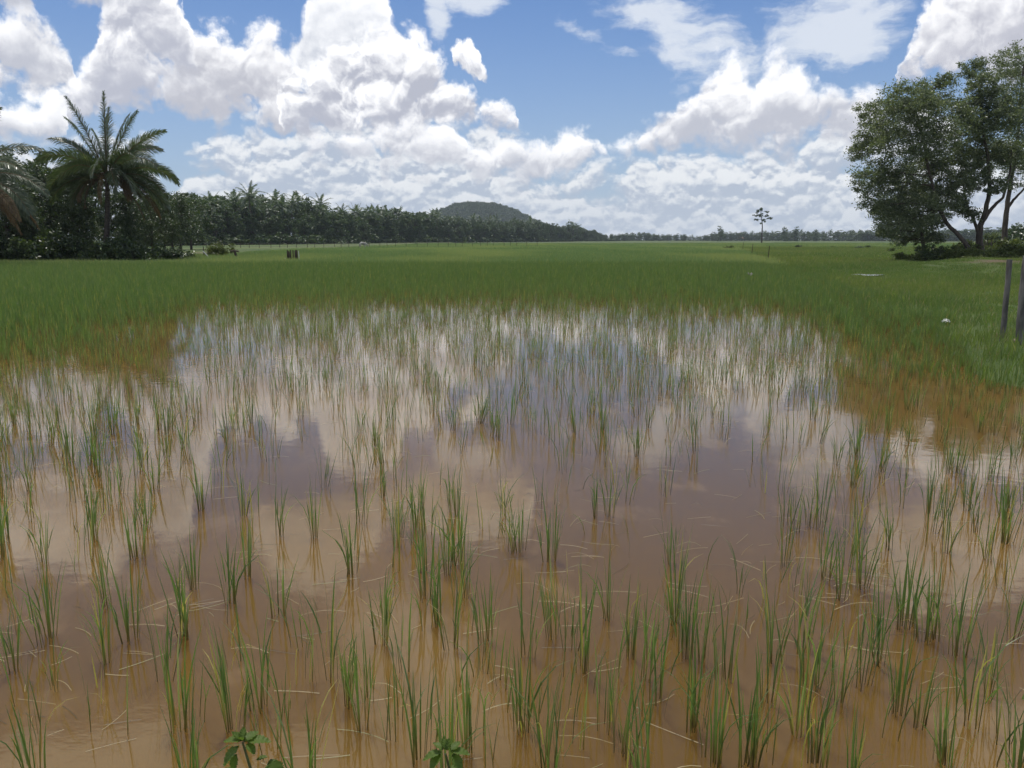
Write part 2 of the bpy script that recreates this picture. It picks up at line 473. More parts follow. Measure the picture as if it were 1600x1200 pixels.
M['stone'] = plain_mat('stone', (0.20, 0.15, 0.11), (0.36, 0.29, 0.22), 9, 0.9, 0.2, 0.8)
M['wire'] = plain_mat('wire', (0.10, 0.09, 0.08), (0.2, 0.18, 0.16), 9, 0.5)
M['roof_red'] = plain_mat('roof_red', (0.24, 0.12, 0.08), (0.30, 0.16, 0.11), 2, 0.8)
M['wall_pale'] = plain_mat('wall_pale', (0.52, 0.48, 0.42), (0.66, 0.62, 0.56), 1, 0.9)
M['window_dark'] = plain_mat('window_dark', (0.03, 0.03, 0.035), (0.06, 0.06, 0.06), 1, 0.3, 0.5)

# ------------------------------------------------------------------ lie of the land
EDGE = [at(*p) for p in [(2300, 980), (1750, 695), (1600, 603), (1490, 530), (1395, 486), (1315, 450), (1242, 422), (1200, 409), (1172, 399), (1150, 391), (1138, 387)]]
EDGE_X = np.array([p.x for p in EDGE]); EDGE_Y = np.array([p.y for p in EDGE])
def side(x, y):                    # metres to the right of the dyke that bounds the paddy on the right
    o = np.argsort(EDGE_Y)
    return x - np.interp(y, EDGE_Y[o], EDGE_X[o])
LEFT = [at(*p) for p in [(-1500, 440), (-600, 424), (0, 412), (150, 408), (300, 404), (380, 399)]]
LX = np.array([p.x for p in LEFT]); LY = np.array([p.y for p in LEFT])
def past_left(x, y):               # metres beyond the edge of the wooded ground on the left
    return np.where(x < LX[-1], y - np.interp(x, LX, LY), -5.0)
def sst(x, a, b):
    t = np.clip((x - a) / (b - a), 0, 1)
    return t * t * (3 - 2 * t)
def wob(x, y, s, ph=0.0):
    return (np.sin(x * s + 1.3 + ph) * np.cos(y * s * 1.27 + 0.4 + ph) + 0.5 * np.sin(x * s * 2.3 - y * s * 1.9 + ph))
MOUND = at(1590, 432)
def height(x, y):
    x = np.asarray(x, dtype=np.float64); y = np.asarray(y, dtype=np.float64)
    z = np.full(np.broadcast(x, y).shape, -0.22)
    r = side(x, y) + 0.5 * wob(x, y, 0.6)
    z = np.maximum(z, -0.22 + 0.36 * sst(r, -1.2, 1.0) * sst(y, 3.0, 6.0) + 0.05 * wob(x, y, 0.35) * sst(r, 0, 3))
    l = past_left(x, y)
    z = np.maximum(z, -0.22 + 0.55 * sst(l, -1.5, 2.5))
    z = np.maximum(z, -0.22 + 0.27 * sst(y, 92.0, 100.0))
    d = np.hypot((x - MOUND.x - 3.0) / 6.0, (y - MOUND.y - 7.0) / 7.0)
    z = z + 0.62 * np.exp(-d * d * 1.4)
    z = np.maximum(z, -0.22 + 0.62 * np.exp(-((y - 152 - 0.08 * x) / 1.6) ** 2) * (x < 20))   # far dyke
    z = np.maximum(z, -0.22 + 0.80 * sst(y, 2.62, 1.75))           # the bank the picture is taken from
    return z
def ground_z(x, y):
    return float(height(np.array([x]), np.array([y]))[0])

def ground():
    xs = np.concatenate([np.linspace(-60, 60, 221)])
    far = 60 * (3200 / 60.0) ** (np.arange(1, 41) / 40.0)
    xs = np.concatenate([-far[::-1], xs, far])
    ys = np.concatenate([np.linspace(-30, 1.4, 12), np.linspace(1.6, 3.2, 14), np.linspace(3.6, 80, 170), np.linspace(81, 135, 40), np.linspace(136, 166, 40), 167 * (3200 / 167.0) ** (np.arange(1, 51) / 50.0)])
    X, Y = np.meshgrid(xs, ys)
    Z = height(X, Y)
    V = np.stack([X, Y, Z], -1).reshape(-1, 3)
    nx = len(xs); i = np.arange(len(ys) - 1)[:, None] * nx + np.arange(nx - 1)[None]
    F = np.stack([i, i + 1, i + nx + 1, i + nx], -1).reshape(-1, 4)
    mb = MB(); mb.add(V, F)
    m, g = new_mat('ground')
    pos = g.n('ShaderNodeNewGeometry').outputs['Position']
    n1 = g.noise(g.vm('MULTIPLY', pos, (0.05, 0.018, 0.0)), 1.0, 4.0, 0.6)
    n2 = g.noise(pos, 1.7, 5.0, 0.65)
    n3 = g.noise(g.vm('MULTIPLY', pos, (0.012, 0.05, 0.0)), 1.0, 3.0, 0.5)
    green = g.mix(g.ss(n1, 0.35, 0.65), (0.055, 0.088, 0.024), (0.098, 0.128, 0.038))
    green = g.mix(g.ss(n3, 0.60, 0.74), green, (0.135, 0.120, 0.055))
    col = g.mix(g.ss(n2, 0.60, 0.76), green, (0.13, 0.095, 0.055))
    px_, py_, _ = g.sep(pos)
    dm = g.vm('LENGTH', g.vm('MULTIPLY', g.vm('SUBTRACT', pos, (MOUND.x + 2.0, MOUND.y + 5.0, 0.0)), (1 / 6.0, 1 / 4.5, 0.0)))
    col = g.mix(g.ss(g.m('ADD', dm, g.m('MULTIPLY', n2, 0.8)), 0.85, 0.5), col, (0.115, 0.085, 0.05))
    z = g.sep(pos)[2]
    wet = g.ss(z, 0.02, -0.05)
    col = g.mix(wet, col, (0.13, 0.082, 0.045))
    finish(g, principled(g, col, 0.9, 0.2, bump(g, n2, 0.6, 0.05)))
    tag(obj('ground', mb.mesh('ground', [m], True)), kind='structure')
ground()

def water_mat(name, ripple):
    m, g = new_mat(name)
    pos = g.n('ShaderNodeNewGeometry').outputs['Position']
    n0 = g.noise(pos, 0.35, 3.0, 0.5)
    col = g.mix(g.ss(n0, 0.3, 0.7), (0.124, 0.071, 0.018), (0.162, 0.094, 0.025))
    # faint scum and clearer runs in the silt
    n4 = g.noise(g.vm('MULTIPLY', pos, (1.0, 0.6, 0.0)), 2.2, 4.0, 0.6)
    col = g.mix(g.ss(n4, 0.55, 0.8), col, (0.184, 0.112, 0.038))
    a = g.noise(g.vm('MULTIPLY', pos, (1.0, 1.6, 0.0)), 5.0, 3.0, 0.5)
    b = g.noise(pos, 1.1, 2.0, 0.5)
    c = g.noise(g.vm('MULTIPLY', pos, (1.0, 2.2, 0.0)), 26.0, 2.0, 0.5)
    calm = g.ss(g.noise(pos, 0.18, 2.0, 0.5), 0.42, 0.62)
    h = g.m('ADD', g.m('MULTIPLY', a, 0.5), g.m('ADD', b, g.m('MULTIPLY', c, g.m('MULTIPLY', calm, 0.11))))
    nrm = bump(g, h, ripple, 0.02)
    p = g.n('ShaderNodeBsdfPrincipled')
    g.put(p.inputs['Base Color'], col); p.inputs['Roughness'].default_value = 0.03
    p.inputs['IOR'].default_value = 1.37
    g.t.links.new(nrm, p.inputs['Normal'])
    # silt-laden water scatters light under its surface
    p.subsurface_method = 'BURLEY'
    p.inputs['Subsurface Weight'].default_value = 1.0
    p.inputs['Subsurface Radius'].default_value = (1.0, 0.75, 0.5)
    p.inputs['Subsurface Scale'].default_value = 0.16
    finish(g, p.outputs[0])
    return m
M['water'] = water_mat('paddy_water', 0.07)
def water():
    mb = MB()
    xs = np.linspace(-130, 75, 42); ys = np.linspace(1.2, 101, 21)
    X, Y = np.meshgrid(xs, ys); nx = len(xs)
    i = np.arange(len(ys) - 1)[:, None] * nx + np.arange(nx - 1)[None]
    mb.add(np.stack([X, Y, X * 0], -1).reshape(-1, 3), np.stack([i, i + 1, i + nx + 1, i + nx], -1).reshape(-1, 4))
    tag(obj('paddy_water', mb.mesh('paddy_water', [M['water']], True)), kind='structure')
water()
def puddle():
    a, b = at(1336, 430, 0.2), at(1376, 433, 0.2)
    c = (a + b) / 2
    n = 28; an = np.linspace(0, 2 * math.pi, n, endpoint=False)
    rr = 1 + 0.34 * np.sin(an * 3 + 1) + 0.22 * np.sin(an * 5) + 0.12 * np.sin(an * 9)
    z = ground_z(c.x, c.y) + 0.10
    V = [[c.x + 0.62 * r * math.cos(t), c.y + 0.85 * r * math.sin(t), z] for t, r in zip(an, rr)] + [[c.x, c.y, z]]
    mb = MB(); mb.add(V, [[k, (k + 1) % n, n] for k in range(n)])
    tag(obj('puddle', mb.mesh('puddle', [M['water']])), kind='structure')
    return c
PUD = puddle()

# ------------------------------------------------------------------ rice
def blade(mb, base, lean_dir, height_, lean, width, segs=4, mat=0, flop=0.0, twist=0.0):
    """one narrow leaf: a strip that leans, bends over by flop and tapers to a point"""
    d = np.array([math.cos(lean_dir), math.sin(lean_dir), 0.0])
    wdir = np.array([-math.sin(lean_dir + twist), math.cos(lean_dir + twist), 0.0])
    p = np.array(base, dtype=float)
    ang = lean
    vs = []
    ds = height_ / segs
    for k in range(segs + 1):
        t = k / segs
        w = width * (0.55 + 0.45 * min(1, t * 3)) * (1 - max(0, (t - 0.45) / 0.55) ** 1.6) + 0.0006
        vs += [p - wdir * w / 2, p + wdir * w / 2]
        if k < segs:
            p = p + (d * math.sin(ang) + np.array([0, 0, 1.0]) * math.cos(ang)) * ds
            ang += flop / segs * (0.4 + 1.6 * t)
    mb.add(vs, [[2 * k, 2 * k + 1, 2 * k + 3, 2 * k + 2] for k in range(segs)], mat)
def tuft(rs, nb, h0, h1, spread, width, segs, dry=0.08, floppy=0.15):
    mb = MB()
    for k in range(nb):
        a = rs.uniform(0, 2 * math.pi); r = spread * math.sqrt(rs.uniform())
        hh = rs.uniform(h0, h1); mat = 1 if rs.uniform() < dry else 0
        flop = rs.uniform(0.03, 0.32) if rs.uniform() > floppy else rs.uniform(0.8, 2.1)
        dirn = a + rs.normal(0, 0.7)
        base = (r * math.cos(a), r * math.sin(a), -0.06)
        blade(mb, base, dirn, hh + 0.06, abs(rs.normal(0.03, 0.09)), width * rs.uniform(0.7, 1.25), segs, mat, flop, rs.uniform(-1.2, 1.2))
        if rs.uniform() < 0.40:        # a side leaf leaving the stem half way up
            q = (base[0] + 0.02 * math.cos(dirn), base[1] + 0.02 * math.sin(dirn), hh * rs.uniform(0.25, 0.5))
            blade(mb, q, dirn + rs.normal(0, 0.8), hh * rs.uniform(0.35, 0.6), rs.uniform(0.08, 0.38), width * 0.75, max(2, segs - 1), mat, rs.uniform(0.2, 1.3), rs.uniform(-1, 1))
    return mb
LIB = bpy.data.collections.new('instance_library')      # not linked: only a source for instances
def lib(cname, meshes):
    c = bpy.data.collections.new(cname)
    for k, me in enumerate(meshes):
        o = bpy.data.objects.new('%s_source_%02d' % (cname, k), me)
        c.objects.link(o)
    return c
def instances(name, pts, rot, scl, idx, coll, label, cat, mats):
    n = len(pts)
    me = bpy.data.meshes.new(name)
    me.vertices.add(n); me.vertices.foreach_set('co', np.asarray(pts, np.float32).reshape(-1))
    for an, ty, arr in (('rot', 'FLOAT_VECTOR', rot), ('scl', 'FLOAT_VECTOR', scl)):
        a = me.attributes.new(an, ty, 'POINT'); a.data.foreach_set('vector', np.asarray(arr, np.float32).reshape(-1))
    a = me.attributes.new('idx', 'INT', 'POINT'); a.data.foreach_set('value', np.asarray(idx, np.int32))
    me.update()
    o = obj(name, me)
    tag(o, label, cat, kind='stuff')
    ng = bpy.data.node_groups.new(name, 'GeometryNodeTree')
    ng.interface.new_socket('Geometry', in_out='INPUT', socket_type='NodeSocketGeometry')
    ng.interface.new_socket('Geometry', in_out='OUTPUT', socket_type='NodeSocketGeometry')
    N = ng.nodes.new; Lk = ng.links.new
    gi, go = N('NodeGroupInput'), N('NodeGroupOutput')
    iop = N('GeometryNodeInstanceOnPoints')
    ci = N('GeometryNodeCollectionInfo'); ci.inputs['Collection'].default_value = coll
    ci.inputs['Separate Children'].default_value = True; ci.inputs['Reset Children'].default_value = True
    def na(nm, ty):
        q = N('GeometryNodeInputNamedAttribute'); q.data_type = ty; q.inputs['Name'].default_value = nm
        return q.outputs['Attribute']
    Lk(gi.outputs[0], iop.inputs['Points']); Lk(ci.outputs[0], iop.inputs['Instance'])
    iop.inputs['Pick Instance'].default_value = True
    Lk(na('idx', 'INT'), iop.inputs['Instance Index'])
    e2r = N('FunctionNodeEulerToRotation'); Lk(na('rot', 'FLOAT_VECTOR'), e2r.inputs[0])
    Lk(e2r.outputs[0], iop.inputs['Rotation']); Lk(na('scl', 'FLOAT_VECTOR'), iop.inputs['Scale'])
    Lk(iop.outputs[0], go.inputs[0])
    md = o.modifiers.new('scatter', 'NODES'); md.node_group = ng
    return o

def rice():
    rs = np.random.default_rng(5)
    near = [tuft(rs, int(rs.integers(8, 13)), 0.28, 0.56, rs.uniform(0.025, 0.055), 0.0080, 5, 0.06, 0.08).mesh('rice_plant', [M['rice'], M['rice_dry']]) for _ in range(16)]
    thin = [tuft(rs, int(rs.integers(1, 5)), 0.20, 0.48, 0.06, 0.0062, 5, 0.12, 0.22).mesh('rice_plant', [M['rice'], M['rice_dry']]) for _ in range(12)]
    fine = [tuft(rs, int(rs.integers(3, 7)), 0.26, 0.55, 0.09, 0.0066, 4, 0.10, 0.22).mesh('rice_fine', [M['rice'], M['rice_dry']]) for _ in range(9)]
    mid = [tuft(rs, int(rs.integers(7, 12)), 0.28, 0.50, 0.06, 0.0092, 3, 0.05, 0.12).mesh('rice_mid', [M['rice'], M['rice_dry']]) for _ in range(9)]
    # clumps whose feet can be made out in the photograph
    Z4 = [(205, 620), (70, 740), (115, 890, 1), (465, 790, 1), (495, 700), (605, 590), (755, 790), (825, 1000), (890, 980, 1), (860, 580), (1070, 425), (1290, 480), (1205, 920), (1090, 1010), (1300, 965, 1), (1340, 970, 1), (1525, 780), (1470, 640, 1), (500, 450), (235, 575), (60, 380, 1), (900, 360), (380, 320, 1), (1140, 300), (640, 215)]
    Z5 = [(165, 620), (180, 510, 1), (275, 740), (490, 640), (650, 600), (615, 750, 1), (340, 1180), (75, 1000), (185, 1080, 1), (230, 1080, 1), (550, 1100), (830, 680), (970, 580), (1010, 780, 1), (1040, 650), (1100, 730), (1215, 500), (1240, 590, 1), (1320, 680), (1380, 770), (1445, 870), (1525, 520), (1580, 660), (820, 1020), (850, 1030, 1), (930, 1185), (990, 1185, 1), (1200, 1010), (1270, 1130), (650, 1180, 1), (500, 1000, 1), (10, 890), (375, 400), (540, 400), (1600, 1010), (1150, 880, 1), (430, 520)]
    Z6 = [(45, 690), (110, 690), (215, 790), (305, 570, 1), (405, 900), (440, 690), (555, 640), (620, 810), (75, 1010), (175, 1180), (300, 1180), (350, 1180), (560, 1030), (640, 1180), (745, 900), (855, 810), (880, 830, 1), (925, 700), (1020, 940), (1110, 990), (1040, 540), (1190, 590), (1290, 660), (1305, 980, 1), (1350, 990), (1425, 860), (1475, 780, 1), (1545, 600), (1020, 1080, 1), (1210, 1150), (1565, 1180), (990, 550, 1), (760, 410), (685, 310), (850, 350), (490, 260), (1075, 520), (1130, 600)]
    feet = []
    for ox, zs in ((0, Z4), (540, Z5), (1060, Z6)):
        for q in zs:
            p = at(ox + q[0] * 0.3375, 800 + q[1] * 0.3375)
            feet.append((p.x, p.y, len(q) > 2))
    for px, py in ((60, 1230), (300, 1260), (480, 1245), (700, 1240), (860, 1235), (1010, 1250), (1330, 1240), (1480, 1230), (1590, 1240)):
        p = at(px, py); feet.append((p.x, p.y, False))
    for _ in range(130):
        p = at(rs.uniform(-20, 1620), 905 + 300 * rs.uniform() ** 0.8)
        if rs.uniform() < 0.45 + 0.5 * (p.x > -0.3): feet.append((p.x, p.y, True))
    # the rest of the crop, sown thinner in the open water and denser beyond
    def thick_from(px):
        return np.interp(px, [-300, 0, 140, 260, 330, 800, 1200, 1330, 1420, 1600, 1900], [11.5, 12.5, 13.5, 18, 22.5, 24.5, 21.5, 13.0, 10.0, 9.0, 8.5])
    P = []
    Y0, Y1 = 4.2, 62.0
    dens_max = 44.0
    # sample uniformly over the wedge in front of the camera
    n = int(dens_max * (Y1 ** 2 - Y0 ** 2) / 2 * 1.52)
    y = np.sqrt(rs.uniform(Y0 ** 2, Y1 ** 2, n)); x = rs.uniform(-0.76, 0.76, n) * y
    px = 800 + F_PX * x / (y / math.cos(PITCH)) * 0.985
    q = y / thick_from(px)
    pat = wob(x, y, 1.1) * 0.5 + 0.35 * wob(x, y, 0.45, 2.0)
    dens = 6.5 + 9.0 * sst(q, 0.22, 0.62) + 26.0 * sst(q + 0.12 * pat, 0.50, 1.5)
    dens *= np.clip(1.0 + 0.55 * pat * sst(1.15 - q, 0.0, 0.3), 0.3, 1.8)
    dens = np.where(y > 34, np.minimum(dens, 26), dens)
    keep = (rs.uniform(0, dens_max, n) < dens) & (side(x, y) + 0.5 * wob(x, y, 0.6) < 0.1) & (past_left(x, y) < 0.5) & (py_of(y) < 905)
    x, y = x[keep], y[keep]
    # individuals: the clumps that show largest
    order = np.argsort(y)
    n_ind = 300 - len(feet)
    ind, rest = order[:n_ind], order[n_ind:]
    k = 0
    for fx, fy, th in feet + [(x[i], y[i], rs.uniform() < 0.45) for i in ind]:
        me = thin[int(rs.integers(len(thin)))] if th else near[int(rs.integers(len(near)))]
        o = obj('rice_plant', me, None, (fx, fy, 0.0), rs.uniform(0, 6.28), rs.uniform(0.70, 1.04))
        ratio = fx / fy
        where = 'left' if ratio < -0.22 else ('right' if ratio > 0.22 else 'middle')
        band = 'along the bottom edge' if fy < 3.35 else ('in the nearest rows of open water' if fy < 4.3 else ('a little way out in the open water' if fy < 5.4 else 'farther out in the open water'))
        tag(o, '%s rice clump %s, %s' % ('sparse few-bladed' if th else 'full green', band, {'left': 'in the left third', 'right': 'in the right third', 'middle': 'in the middle third'}[where]), 'rice plant', 'rice clumps in the open muddy water')
    nn = len(rest)
    xx, yy = x[rest], y[rest]
    nA, nB = len(near) + len(thin), len(fine)
    lush = rs.uniform(0, 1, nn) < sst(yy / thick_from(800 + F_PX * xx / yy), 0.8, 1.75)
    idx = np.where(lush, nA + nB + rs.integers(0, len(mid), nn), np.where((yy < 9) & (rs.uniform(0, 1, nn) < 0.5), rs.integers(0, nA, nn), nA + rs.integers(0, nB, nn)))
    s = rs.uniform(0.72, 1.15, nn) * np.interp(yy / thick_from(800 + F_PX * xx / yy), [0.5, 1.0, 2.0], [0.84, 0.76, 1.0])
    s = np.where(side(xx, yy) > -1.6, s * 0.75, s)
    # open water: shorter and thinner plants
    pts = np.stack([xx, yy, np.maximum(0.0, height(xx, yy))], 1)
    rot = np.stack([rs.normal(0, 0.06, nn), rs.normal(0, 0.06, nn), rs.uniform(0, 6.28, nn)], 1)
    instances('rice_crop', pts, rot, np.stack([s, s, s * rs.uniform(0.85, 1.15, nn)], 1), idx, lib('rice', near + thin + fine + mid),
              'dense green rice crop filling the flooded paddy beyond the open water', 'rice crop', None)
    # far part of the field: whole patches of crop
    def patch_mesh(size, nb, h0, h1, w, mats, name):
        mb = MB()
        for _ in range(nb):
            blade(mb, (rs.uniform(-size, size) / 2, rs.uniform(-size, size) / 2, -0.03), rs.uniform(0, 6.28), rs.uniform(h0, h1), abs(rs.normal(0.05, 0.14)), w * rs.uniform(0.7, 1.3), 2, 1 if rs.uniform() < 0.04 else 0, rs.uniform(0.1, 1.1), rs.uniform(-1.5, 1.5))
        return mb.mesh(name, mats)
    pm = [patch_mesh(1.7, 230, 0.34, 0.60, 0.020, [M['rice_far'], M['rice_dry']], 'rice_patch') for _ in range(5)]
    pf = [patch_mesh(4.6, 420, 0.35, 0.62, 0.045, [M['rice_far'], M['rice_dry']], 'rice_patch_far') for _ in range(4)]
    def grid(y0, y1, st):
        A = []
        yv = y0
        while yv < y1:
            w = yv * 0.72 + 4
            xv = np.arange(-w, w, st) + rs.uniform(0, st)
            A.append(np.stack([xv + rs.normal(0, st * 0.15, len(xv)), np.full(len(xv), yv) + rs.normal(0, st * 0.15, len(xv))], 1))
            yv += st
        return np.concatenate(A)
    a = grid(60, 125, 1.35); b = grid(125, 330, 3.7)
    for arr, nm in ((a, 0), (b, 1)):
        pass
    al = np.concatenate([a, b]); which = np.concatenate([np.zeros(len(a), int), np.ones(len(b), int)])
    ok = (side(al[:, 0], al[:, 1]) < -0.4) | (al[:, 1] > EDGE_Y.max())
    ok &= (past_left(al[:, 0], al[:, 1]) < 0.0)
    dyke = (np.abs(al[:, 1] - 97) < 1.6) | (np.abs(al[:, 1] - 152 - 0.08 * al[:, 0]) < 2.2) | (np.abs(al[:, 1] - 205) < 3.0)
    ok &= ~dyke
    ok &= al[:, 1] < line_y(al[:, 0]) - 6
    al, which = al[ok], which[ok]
    nn = len(al)
    idx = np.where(which == 0, rs.integers(0, 5, nn), 5 + rs.integers(0, 4, nn))
    z = np.maximum(0.0, height(al[:, 0], al[:, 1]))
    s = rs.uniform(0.85, 1.15, nn)
    instances('far_rice_crop', np.stack([al[:, 0], al[:, 1], z], 1), np.stack([np.zeros(nn), np.zeros(nn), rs.integers(0, 4, nn) * 1.5708 + rs.normal(0, 0.1, nn)], 1),
              np.stack([s, s, s * rs.uniform(0.8, 1.15, nn)], 1), idx, lib('far_rice', pm + pf),
              'even pale green rice crop of the far fields before the trees', 'rice crop', None)
    return rs
def py_of(y):                       # photo row of a point on the water at distance y straight ahead
    dep = np.arctan(CAM_H / y)
    return 600 + F_PX * np.tan(dep - PITCH)
# the far edge of the fields, where the trees begin
TL = [(-400, 74), (230, 190), (300, 228), (500, 300), (700, 470), (850, 640), (950, 840), (1000, 1050), (1180, 1050), (1350, 820), (1700, 700)]
TLX = np.array([at_y(p, 374, d).x for p, d in TL]); TLY = np.array([d for p, d in TL], float)
def line_y(x):
    o = np.argsort(TLX)
    return np.interp(x, TLX[o], TLY[o])
rice()

def straw():
    rs = np.random.default_rng(8)
    mb = MB()
    n = 850
    for _ in range(n):
        y = 2.7 * (14.0 / 2.7) ** rs.uniform(); x = rs.uniform(-0.72, 0.72) * y
        if wob(x, y, 0.9) < rs.uniform(-1.2, 0.4): continue
        a = rs.uniform(-1.5, 1.5) * rs.uniform(0.3, 1.0); L = rs.uniform(0.05, 0.26); w = rs.uniform(0.0018, 0.0042)
        k = rs.normal(0, 0.4); lift = max(0.0, rs.normal(-0.01, 0.03))
        vs = []
        p = np.array([x, y, 0.004])
        for j in range(5):
            t = j / 4; an = a + k * t
            nrm = np.array([-math.sin(an), math.cos(an), 0])
            q = p + np.array([0, 0, lift * math.sin(t * 2.6)])
            vs += [q - nrm * w / 2, q + nrm * w / 2 + np.array([0, 0, 0.001])]
            p = p + np.array([math.cos(an), math.sin(an), 0]) * L / 4
        mb.add(vs, [[2 * j, 2 * j + 1, 2 * j + 3, 2 * j + 2] for j in range(4)], 1 if rs.uniform() < 0.25 else 0)
    tag(obj('floating_straw', mb.mesh('floating_straw', [M['straw'], M['rice']])), 'pale bits of straw and fallen blades floating on the brown water', 'straw', kind='stuff')
straw()

def meadow():
    rs = np.random.default_rng(9)
    def pm(size, nb, h0, h1, w):
        mb = MB()
        for _ in range(nb):
            blade(mb, (rs.uniform(-size, size) / 2, rs.uniform(-size, size) / 2, -0.02), rs.uniform(0, 6.28), rs.uniform(h0, h1), abs(rs.normal(0.2, 0.25)), w * rs.uniform(0.6, 1.3), 2, 1 if rs.uniform() < 0.05 else 0, rs.uniform(0.2, 1.4), rs.uniform(-1.5, 1.5))
        return mb.mesh('grass_patch', [M['grass'], M['straw']])
    short = [pm(1.2, 330, 0.05, 0.16, 0.011) for _ in range(4)]
    tall = [pm(1.2, 190, 0.12, 0.36, 0.012) for _ in range(3)]
    wide = [pm(4.0, 600, 0.08, 0.30, 0.035) for _ in range(3)]
    A = []
    for st, y0, y1, kind in ((0.8, 6, 62, 0), (2.9, 62, 190, 1)):
        yv = np.arange(y0, y1, st)
        for q in yv:
            xv = np.arange(3, q * 0.70 + 3, st)
            A.append(np.stack([xv + rs.normal(0, 0.2, len(xv)), np.full(len(xv), q) + rs.normal(0, 0.2, len(xv)), np.full(len(xv), kind)], 1))
    A = np.concatenate(A)
    r = side(A[:, 0], A[:, 1]) + 0.5 * wob(A[:, 0], A[:, 1], 0.6)
    A = A[(r > -0.1) & (A[:, 1] < 190) & (np.hypot((A[:, 0] - PUD.x) / 0.6, (A[:, 1] - PUD.y) / 0.9) > 1.0)]
    dmd = np.hypot((A[:, 0] - MOUND.x - 2.0) / 5.0, (A[:, 1] - MOUND.y - 5.0) / 4.0) + 0.25 * wob(A[:, 0], A[:, 1], 1.2)
    A = A[(dmd > 0.35) | (rs.uniform(0, 1, len(A)) < 0.3)]
    r = side(A[:, 0], A[:, 1])
    n = len(A)
    # strip of rank grass along the foot of the left wood
    xs = np.arange(-75, LX[-1] + 3, 0.7)
    B = np.concatenate([np.stack([xs + rs.normal(0, 0.3, len(xs)), np.interp(xs, LX, LY) + rs.uniform(-0.6, 2.5, len(xs)), np.full(len(xs), 2)], 1) for _ in range(2)])
    C = np.concatenate([A, B]); nn = len(C)
    kind = C[:, 2]
    w = wob(C[:, 0], C[:, 1], 0.25, 1.0)
    rr = np.concatenate([r, np.zeros(len(B))])
    idx = np.where(kind == 1, 7 + rs.integers(0, 3, nn), np.where((rr < 1.8) | (w > 0.45) | (kind == 2), 4 + rs.integers(0, 3, nn), rs.integers(0, 4, nn)))
    s = rs.uniform(0.8, 1.25, nn); s = np.where(kind == 2, s * 1.4, s)
    z = height(C[:, 0], C[:, 1])
    instances('meadow_grass', np.stack([C[:, 0], C[:, 1], z], 1), np.stack([np.zeros(nn), np.zeros(nn), rs.uniform(0, 6.28, nn)], 1), np.stack([s, s, s], 1), idx,
              lib('meadow', short + tall + wide), 'short green and yellowish grass of the damp meadow beside the paddy', 'grass', None)
meadow()

# ------------------------------------------------------------------ trees
def leaf_quads(rs, C, L, W, droop=0.0):
    """rhombic leaves at the points C with random attitudes"""
    n = len(C)
    d = rs.normal(0, 1, (n, 3)); d[:, 2] = d[:, 2] * 0.6 - droop
    d /= np.linalg.norm(d, axis=1)[:, None]
    r = rs.normal(0, 1, (n, 3)) + np.array([0, 0, 0.8])
    s = np.cross(d, r); s /= np.linalg.norm(s, axis=1)[:, None] + 1e-9
    l = (L * rs.uniform(0.6, 1.3, n))[:, None]; w = (W * rs.uniform(0.6, 1.3, n))[:, None]
    V = np.stack([C - d * l / 2, C + s * w / 2 + d * l * 0.05, C + d * l / 2, C - s * w / 2 + d * l * 0.05], 1).reshape(-1, 3)
    F = np.arange(4 * n).reshape(n, 4)
    return V, F
def clump_points(rs, c, rad, n, shell=0.55, sprays=0):
    """points in an uneven ellipsoid: gathered into sprays so that gaps stay open"""
    c = np.asarray(c, float); rad = np.asarray(rad, float)
    if sprays:
        d = rs.normal(0, 1, (sprays, 3)); d /= np.linalg.norm(d, axis=1)[:, None]
        r = (shell + (1.04 - shell) * rs.uniform(0, 1, sprays) ** 0.7)[:, None]
        sc = c + d * r * rad
        k = rs.integers(0, sprays, n)
        sig = rad.mean() * rs.uniform(0.07, 0.20, sprays)
        return sc[k] + rs.normal(0, 1, (n, 3)) * sig[k][:, None] * np.array([1.15, 1.15, 0.75])
    d = rs.normal(0, 1, (n, 3)); d /= np.linalg.norm(d, axis=1)[:, None]
    r = (shell + (1 - shell) * rs.uniform(0, 1, n) ** 0.6)[:, None]
    return c + d * r * rad
def limb(mb, rs, a, b, r0, r1, bend=0.12, k=6, sides=6):
    a, b = np.asarray(a, float), np.asarray(b, float)
    L = np.linalg.norm(b - a)
    off = rs.normal(0, bend * L, 3); off[2] = abs(off[2]) * 0.5
    t = np.linspace(0, 1, k)[:, None]
    P = a + (b - a) * t + off * (t * (1 - t)) * 1.6 + rs.normal(0, 0.012 * L, (k, 3)) * (t > 0) * (t < 1)
    mb.tube(P, np.linspace(r0, r1, k), sides)
    return P

